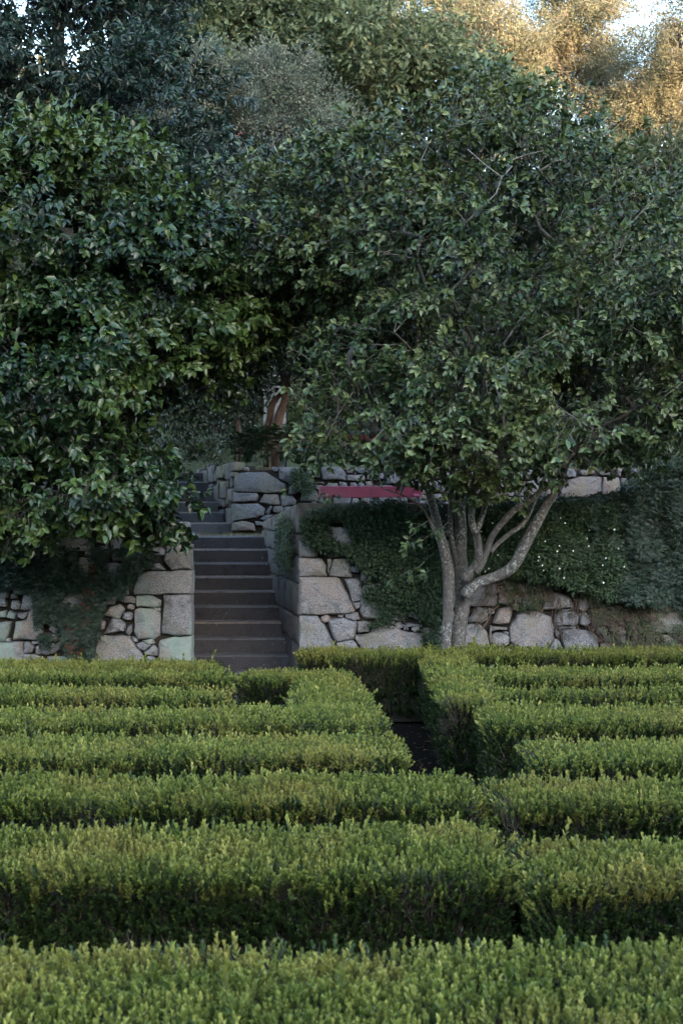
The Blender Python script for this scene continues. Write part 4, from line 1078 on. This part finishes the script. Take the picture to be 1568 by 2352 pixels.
# ---- grey-green holm oak on the slope
TO = Tree('holm_oak', (P(632, 0, 27.0).x, 27.0, UZ), 'grey-green bushy oak on a pale rough trunk, behind the pink-flowered camellia')
ot = [(P(632,1110,27.0), .34), (P(632,1000,27), .33), (P(630,870,27), .31), (P(628,760,27), .28), (P(600,550,27.3), .22), (P(590,350,27.6), .15)]
ot = [(p_, r_ * .66) for p_, r_ in ot]; TO.tube('trunk', ot, M['bark_grey'], 16, .12); TO.limb(ot)
OE = [E(450,230,27.5,90,100,1.4), E(520,300,27,110,110,1.4), E(650,260,27.5,150,100,1.7), E(590,360,27,130,90,1.4), E(740,230,28,90,90,1.3), E(440,330,27,80,90,1.2), E(700,330,27.3,110,80,1.3), E(420,170,27.2,50,45,.8), E(560,200,27.2,60,50,.9), E(680,180,27.3,55,40,.8), E(770,170,27.5,45,40,.7), E(500,380,26.8,60,60,.8)]
OA = ell_points(OE, 300, 15, .55, .4)
tips = TO.grow(OA, 11, .3, 3, .1)
TO.branches(M['bark_dark'], .01)
foliage(TO, 'holm', tips, OE, 12, .24, .85, 25, 0, .5, None, 1.5, flat=.8, gap=.06, gs=(1.5, 1.5, 1.8))

# ---- yellow-green deciduous oaks behind
def back_tree(name, label, x, Z, ells, mat_key, n, per, spread, scl, seed, tr=.22, group=None, fr=.3, flat=.7, shell=.45, droop=0, bark='bark_dark', topy=200):
    bz = slope_z(0, Z)
    T = Tree(name, (P(x, 0, Z).x, Z, bz), label, 'tree', group)
    top = P(x, topy, Z)
    far_trunk(T, (P(x, 0, Z).x, Z, bz - .2), (top.x, Z, top.z), tr, tr * .35, M[bark], .3, seed)
    A = ell_points(ells, n, seed, shell, fr); tips = T.grow(A, seed, .3, 2, .1)
    T.branches(M[bark], .014); foliage(T, mat_key, tips, ells, per, spread, scl, seed + 50, droop, .3 - droop, None, 1.5, flat=flat, gap=.12, gs=(.6, .6, .8))
    return T
back_tree('oak_tree', 'rounded yellow-green oak at the top of the photo, left of centre', 640, 38, [E(640,60,38,190,110,3), E(760,110,38,150,90,2.6), E(500,70,38,110,70,2.2), E(560,180,37.5,160,60,2.2), E(900,120,38.5,110,70,2.2), E(650,-120,39,260,140,3.4)], 'oak', 260, 8, .5, 1.25, 31, topy=120)
back_tree('oak_tree', 'sparse oak with orange autumn leaves and sky gaps, beside the blue-green tree', 470, 44, [E(440,60,44,80,80,2), E(470,150,44,100,70,2), E(430,-60,44,110,80,2.4)], 'oak', 80, 6, .55, 1.3, 32, .2, topy=60)
back_tree('oak_tree', 'green oak crown behind the top of the big camellia, right of the rounded oak', 960, 42, [E(940,160,42,100,60,2.2), E(1060,240,42,120,70,2.2), E(860,210,42,110,80,2.2)], 'oak', 150, 7, .5, 1.25, 33, .22, topy=150)
EU = 'eucalyptus trees on the slope behind'
def euc(label, x, Z, ells, n, seed, **kw): return back_tree('eucalyptus_tree', label, x, Z, ells, 'euc', n, 9, .8, 1.15, seed, .19, EU, .35, 1.0, .3, .2, 'bark_grey', **kw)
euc('tall golden sunlit eucalyptus at the top right corner region, the brightest crown', 1290, 62, [E(1320,70,62,115,110,4), E(1225,190,62,70,90,3), E(1370,180,62,110,110,3.4), E(1330,300,61,130,80,3.2), E(1300,-90,62,140,90,4)], 330, 41)
euc('shaded grey-green eucalyptus above the camellia, left of the golden crown', 1060, 58, [E(1060,30,58,70,110,3), E(1000,80,58,70,80,3), E(1110,150,58,90,80,3), E(1130,270,57,120,80,3), E(1050,-90,58,90,70,3)], 170, 42)
euc('eucalyptus with golden tips at the top centre, behind the rounded oak', 900, 64, [E(880,20,64,90,90,3.4), E(960,50,64,80,80,3), E(890,-90,64,110,70,3.4)], 120, 43)
euc('thin dark eucalyptus rising into the sky gap right of the top centre', 1185, 56, [E(1185,90,56,20,50,1.5), E(1150,130,56,60,60,2.4), E(1190,200,56,90,70,2.4)], 60, 44)
euc('eucalyptus leaning at the right edge with reddish drooping leaves', 1500, 60, [E(1500,190,60,110,120,3.4), E(1560,330,60,100,140,3.4), E(1440,280,60,110,100,3), E(1620,120,60,90,140,3.2), E(1530,240,58.5,90,110,1.5)], 300, 45, topy=300)
euc('high eucalyptus branch entering at the upper right corner under the sky', 1700, 52, [E(1545,15,52,45,22,1.5), E(1640,-40,52,60,60,2.0)], 26, 46, topy=40)
# a dark belt of wood lower down so that no bare slope shows between the crowns
def belt():
    rn = np.random.default_rng(77); pts = []
    for i in range(5200):
        x = rn.uniform(-26, 30); y = rn.uniform(66, 84); h = 13 + 3 * fbm(x, 0, 9, .15)
        pts.append((x, y, slope_z(x, y) + rn.random() * max(2, h)))
    for i in range(6500):
        x = rn.uniform(-16, 17); y = rn.uniform(43, 49); h = (11 if x < 1 else 8.2) + 1.5 * fbm(x, 0, 4, .2)
        pts.append((x, y, slope_z(x, y) + rn.random() * h))
    for i in range(1800):
        x = rn.uniform(-9, 11); y = rn.uniform(29.5, 34); pts.append((x, y, slope_z(x, y) + rn.random() * 5.0))
    for i in range(1500):
        x = rn.uniform(2.2, 10); y = rn.uniform(22.6, 26); pts.append((x, y, UZ + rn.random() * 1.5))
    p = np.array(pts); n = len(p)
    o = scatter('woodland', 'wood', PR['wood'], p, np.tile([0, -.3, 1.], (n, 1)) + rn.normal(0, .4, (n, 3)), np.tile([1., 0, 0], (n, 1)), rn.random(n) * 6.3, np.where(p[:, 1] > 50, 2.8, np.where(p[:, 1] > 40, 2.5, np.where(p[:, 1] > 28, 1.2, .7))), rn.integers(0, 4, n))
    tag(o, 'dense dark undergrowth and wood on the slope behind the terraces', 'woodland', kind='stuff')
belt()

# ------------------------------------------------------------------ ivy and plants on and over the walls
def poly_scatter(name, label, cat, key, poly, Z, nrm, n, scl, seed, thick, edge=.3, lump=0.0, extra=None, side=False, group=None):
    "creeping plant on a wall face: poly in photo pixels at depth Z"
    rn = np.random.default_rng(seed); A = np.array(poly, float)
    x = rn.uniform(A[:, 0].min(), A[:, 0].max(), n * 3); y = rn.uniform(A[:, 1].min(), A[:, 1].max(), n * 3)
    ok = inside(x, y, A); x, y = x[ok], y[ok]
    dens = np.array([fbm(a * .012 + seed, b * .012, seed, 1, 4) for a, b in zip(x, y)])
    ok = dens > -edge; x, y, dens = x[ok][:n], y[ok][:n], dens[ok][:n]; n = len(x)
    pr = np.array([tuple(P(a, b, Z)) for a, b in zip(x, y)])
    th = thick * (.15 + rn.random(n)) + lump * np.clip(dens + .45, 0, 1) * (.5 + .5 * rn.random(n))
    nv = np.array(nrm, float); nv /= np.linalg.norm(nv); pr = pr + nv * th[:, None]
    t = empty(name, tuple(P(A[:, 0].mean(), A[:, 1].mean(), Z)), label, cat, group)
    d = np.tile(nv, (n, 1)) + rn.normal(0, .35, (n, 3)) + [0, 0, .25 if lump else 0]
    scatter('foliage', key, PR[key], pr, d, np.tile([0, 0, 1.], (n, 1)), rn.normal(0, .5, n), rn.uniform(.8, 1.25, n) * scl, rn.integers(0, len(PR[key]), n), t)
    return t, pr

FN = (0, -1, 0)
iv1, _ = poly_scatter('ivy', 'dark ivy curtain over the right wall between the stairs corner and the camellia trunk', 'ivy', 'ivy',
    [(700,1185),(745,1172),(800,1165),(900,1150),(1010,1150),(1010,1425),(975,1425),(940,1390),(905,1365),(870,1330),(830,1300),(800,1268),(735,1262),(700,1240)], 15.97, FN, 2900, 1.0, 51, .07, .42, .10)
iv2, ip = poly_scatter('flowering_shrub', 'bushy green plant with tiny white daisies hanging over the wall right of the trunk', 'shrub', 'ivy_light',
    [(1080,1160),(1200,1150),(1300,1148),(1400,1160),(1420,1300),(1400,1370),(1330,1350),(1230,1325),(1160,1315),(1090,1325),(1060,1300)], 15.95, FN, 3000, 1.0, 52, .10, .5, .20)
iv3, _ = poly_scatter('ivy', 'blue-green ivy bank bulging over the wall at the right edge', 'ivy', 'ivy_blue',
    [(1330,1150),(1460,1118),(1600,1100),(1800,1100),(1800,1400),(1560,1390),(1420,1380),(1370,1290)], 15.95, FN, 4200, .95, 53, .08, .6, .22)
iv4, _ = poly_scatter('creeper', 'thin creeper with brown stems on the lowest stones at the right edge', 'creeper', 'ivy_fresh',
    [(1340,1360),(1500,1340),(1800,1340),(1800,1500),(1420,1500),(1370,1440)], 15.97, FN, 1000, .6, 54, .05, .25, .05)
poly_scatter('creeper', 'straggling creeper crossing the stones right behind the camellia trunk', 'creeper', 'ivy_light',
    [(1080,1330),(1200,1335),(1330,1380),(1360,1420),(1180,1400),(1120,1440),(1090,1440)], 15.96, FN, 150, .7, 55, .04, -.05, .02)
poly_scatter('creeper', 'thin ivy strands on the stones just left of the camellia trunk', 'creeper', 'ivy',
    [(840,1330),(960,1400),(1010,1420),(1010,1500),(960,1480),(890,1440),(840,1440)], 15.96, FN, 330, .8, 56, .04, -.05, .02)
for args in (([(1330,1370),(1500,1335),(1800,1330),(1800,1500),(1400,1500)], 120, 70, 'curtain of thin brown creeper stems at the lower right edge of the wall'),
             ([(1060,1330),(1180,1330),(1330,1370),(1390,1440),(1340,1460),(1200,1400),(1060,1430)], 22, 71, 'bare brown creeper stems on the stones right of the camellia trunk')):
    poly_scatter('creeper', args[3], 'creeper', 'stems', args[0], 15.97, FN, args[1], 1.0, args[2], .03, .5, .02)
# left wall: dark pointed ivy hanging in a tongue, with red dry leaves
poly_scatter('ivy', 'dark pointed-leaf ivy spilling down the middle of the left wall', 'ivy', 'ivy_blue',
    [(-60,1270),(120,1262),(330,1262),(370,1280),(310,1320),(290,1370),(250,1370),(230,1440),(215,1510),(165,1515),(140,1460),(110,1420),(90,1360),(40,1345),(-60,1360)], 15.96, FN, 1150, .8, 57, .05, .22, .03)
poly_scatter('creeper', 'rust-red dry creeper strands among the ivy of the left wall', 'creeper', 'ivy_red',
    [(205,1300),(225,1300),(215,1400),(190,1510),(165,1515),(150,1450),(140,1350),(150,1420),(185,1480)], 15.93, FN, 75, .7, 58, .06, .6, .03)
poly_scatter('creeper', 'small ivy patch climbing the far left stones', 'creeper', 'ivy_blue', [(85,1370),(120,1380),(125,1460),(110,1500),(85,1440)], 15.95, FN, 160, .7, 59, .04, .5, .02)
# plants on the side wall of the stairs
sp_pts = []
rn = np.random.default_rng(60)
for i in range(950):
    s_ = rn.random() * 1.5 + .02; z = rn.uniform(1.4, 2.2)
    if abs((s_ - .55) / .6) ** 2 + ((z - 1.85) / .38) ** 2 > rn.uniform(.3, 1): continue
    q = Vector((xr(16), 16, 0)) + sd * s_ + sn * (.03 + .12 * rn.random()); sp_pts.append((q.x, q.y, z))
sp_pts = np.array(sp_pts); n = len(sp_pts)
t = empty('hanging_plant', (xr(16.8), 16.8, 1.7), 'small-leaved green plant hanging on the side wall of the steps', 'plant')
scatter('foliage', 'ivy_light', PR['ivy_light'], sp_pts, np.tile(list(sn), (n, 1)) + rn.normal(0, .4, (n, 3)) + [0, -.4, .2], np.tile([0, 0, 1.], (n, 1)), rn.normal(0, .6, n), rn.uniform(.7, 1.2, n) * .9, rn.integers(0, 4, n), t)
# plants on the upper wall
poly_scatter('creeper', 'green creeper between the stones of the upper wall, left of the bench', 'creeper', 'ivy', [(672,1075),(705,1080),(720,1130),(700,1140),(670,1120)], 21.75, FN, 170, .9, 61, .05, .5, .03)
rn = np.random.default_rng(88); pp = ell_points([E(1570,1110,16.9,125,62,.35), E(1480,1135,16.8,60,35,.25)], 1500, 88, .3); n = len(pp)
t = empty('leafy_shrub', tuple(P(1560, 1150, 16.9)), 'low leafy shrub rising above the wall top at the right edge of the photo', 'shrub')
scatter('foliage', 'ivy_light', PR['ivy_light'], pp, rn.normal(0, .6, (n, 3)) + [0, -.8, .4], np.tile([0, 0, 1.], (n, 1)), rn.normal(0, .8, n), rn.uniform(.8, 1.3, n), rn.integers(0, 4, n), t)
# daisies
sel = ip[(ip[:, 2] < 2.15)][::36][:46]
for c in sel:
    b = LB(); r_ = U(.010, .014)
    for i in range(7): b.leaf(Vector((0, 0, 0)), Vector((math.cos(i * .9), -.25, math.sin(i * .9))), Vector((0, -1, 0)), r_, r_ * .8, .1, 0, .5, 0, True)
    if 'daisy' not in PR: PR['daisy'] = mesh('daisy', b.V, b.F); PR['daisy'].materials.append(M['white_petal'])
    o = link('daisy', PR['daisy'], iv2); o.location = Vector(c) + Vector((0, -.12, .02)); o.rotation_euler = (U(-.4, .4), U(-1, 1), U(-.5, .5))

# acanthus along the top of the upper wall
def acanthus_mesh():
    b = LB()
    for k in range(11):
        ph = k * 2.4 + U(-.3, .3); d = polar(U(.5, 1.1), ph); L = U(.35, .5); m = 7; side = d.cross(Zv).normalized(); p0 = Vector((0, 0, 0))
        mid = [d * (L * i / m) + Vector((0, 0, .32 * math.sin(i / m * 2.4) - .1 * (i / m) ** 2)) for i in range(m + 1)]
        for i in range(1, m):
            w = .11 * math.sin(math.pi * (i / m) ** .8)
            for s_ in (-1, 1):
                b.leaf(mid[i], side * s_ + d * .6 + Vector((0, 0, -.15)), Zv, w * 1.25, w * .75, .2, .2, U(.2, .8), 0)
        b.leaf(mid[m - 1], d, Zv, .1, .07, .2, .3, U(.3, .8), 0)
        for i in range(m - 1): b.tube(mid[i], mid[i + 1], .006, .004, 0, 3, .7)
    me = mesh('acanthus', b.V, b.F); me.materials.append(M['acanthus']); at = me.attributes.new('lv', 'FLOAT', 'FACE'); at.data.foreach_set('value', b.A); return me
am = [acanthus_mesh() for _ in range(3)]
for i, (x, y, Z, s_, lb_) in enumerate(((575,1062,22.3,1.0,'leftmost acanthus plant on top of the upper wall, next to the camellia leaves'), (610,1070,22.15,.95,'acanthus plant below the forked red-brown trunk'),
      (650,1066,22.2,1.1,'acanthus with long leaves hanging over the big block of the upper wall'), (690,1062,22.35,.9,'acanthus plant in front of the deep red bench'),
      (730,1060,22.3,.9,'small acanthus plant above the left end of the lower bench'), (770,1062,22.4,.85,'acanthus plant under the low camellia twigs, above the lower bench'), (540,1060,22.6,.9,'acanthus plant at the top of the upper flight of steps'))):
    o = link('acanthus', am[i % 3]); o.location = P(x, y, Z); o.location.z = max(o.location.z, UZ); o.rotation_euler = (0, 0, U(0, 6)); o.scale = (s_,) * 3
    tag(o, lb_, 'plant', 'acanthus plants along the upper wall')
# strap-leaved plants further back
def strap_mesh():
    b = LB()
    for k in range(46):
        ph = R_() * 6.3; d = polar(U(.15, .9), ph); L = U(.35, .6); p = Vector((U(-.08, .08), U(-.08, .08), 0)); s_ = d.cross(Zv).normalized() * .009; pts = []
        for i in range(6):
            f = i / 5; pts.append(p + Vector((d.x, d.y, 0)) * L * f * 1.2 + Vector((0, 0, L * (f * d.z * 1.3 - f * f * .55))))
        k0 = len(b.V); a_ = U(.1, .9)
        for i, q in enumerate(pts): b.V += [q - s_ * (1 - i / 6), q + s_ * (1 - i / 6)]
        for i in range(5): b.F.append((k0 + 2 * i, k0 + 2 * i + 1, k0 + 2 * i + 3, k0 + 2 * i + 2)); b.A.append(a_)
    me = mesh('strap', b.V, b.F); me.materials.append(M['strap']); at = me.attributes.new('lv', 'FLOAT', 'FACE'); at.data.foreach_set('value', b.A); return me
sm = [strap_mesh() for _ in range(3)]
bank = empty('agapanthus_bed', (P(640, 0, 26).x, 26, UZ), 'bank of arching strap-leaved plants behind the red-brown trunk on the upper terrace', 'plants')
for i in range(46):
    o = link('clump', sm[i % 3], bank); o.location = (P(U(540, 860), 0, 25.8).x, U(25.5, 27.0), UZ + .15 + U(0, .45)); o.rotation_euler = (U(-.1, .3), 0, U(0, 6)); o.scale = (U(.9, 1.3),) * 3

# grass, leaves on the landing, steps and ground
def litter():
    b = LB(); rn_ = random.Random(5)
    for i in range(1500):
        x, y = rn_.uniform(-3.2, 2), rn_.uniform(19.6, 21.8)
        if i % 3: b.leaf(Vector((x, y, LZ)), polar(rn_.uniform(0, .6), rn_.random() * 6.3), Vector((0, -1, 0)), rn_.uniform(.015, .045), .006, .1, .2, rn_.random(), 0, True)
        else: b.leaf(Vector((x, y, LZ + .006)), Vector((rn_.uniform(-1, 1), rn_.uniform(-1, 1), .15)), Zv, .05, .025, .2, .1, rn_.random(), 1, True)
    for k in range(2, 10):
        Zf = 16.9 + .33 * (k - 2); z = RIS * (k + 1)
        for i in range(26):
            x = rn_.uniform(xl(Zf), xr(Zf)) if i % 2 else xr(Zf) - abs(rn_.gauss(0, .2))
            b.leaf(Vector((x, Zf + rn_.uniform(.2, .32), z + .006)), Vector((rn_.uniform(-1, 1), rn_.uniform(-1, 1), .2)), Zv, rn_.uniform(.02, .05), .02, .2, .1, rn_.random(), 1, True)
    for i in range(450):
        b.leaf(Vector((rn_.uniform(-.1, 1.1), rn_.uniform(7, 14.6), .012)), Vector((rn_.uniform(-1, 1), rn_.uniform(-1, 1), .2)), Zv, rn_.uniform(.02, .06), rn_.uniform(.012, .03), .2, .1, rn_.random(), 1 if i % 3 else 0, True)
    me = mesh('leaf_litter', b.V, b.F); me.materials.append(M['grass']); me.materials.append(M['straw']); me.polygons.foreach_set('material_index', b.MI)
    at = me.attributes.new('lv', 'FLOAT', 'FACE'); at.data.foreach_set('value', b.A)
    tag(link('leaf_litter', me), 'short grass and fallen leaves on the landing, the steps and the hedge passage', 'grass', kind='stuff')
litter()
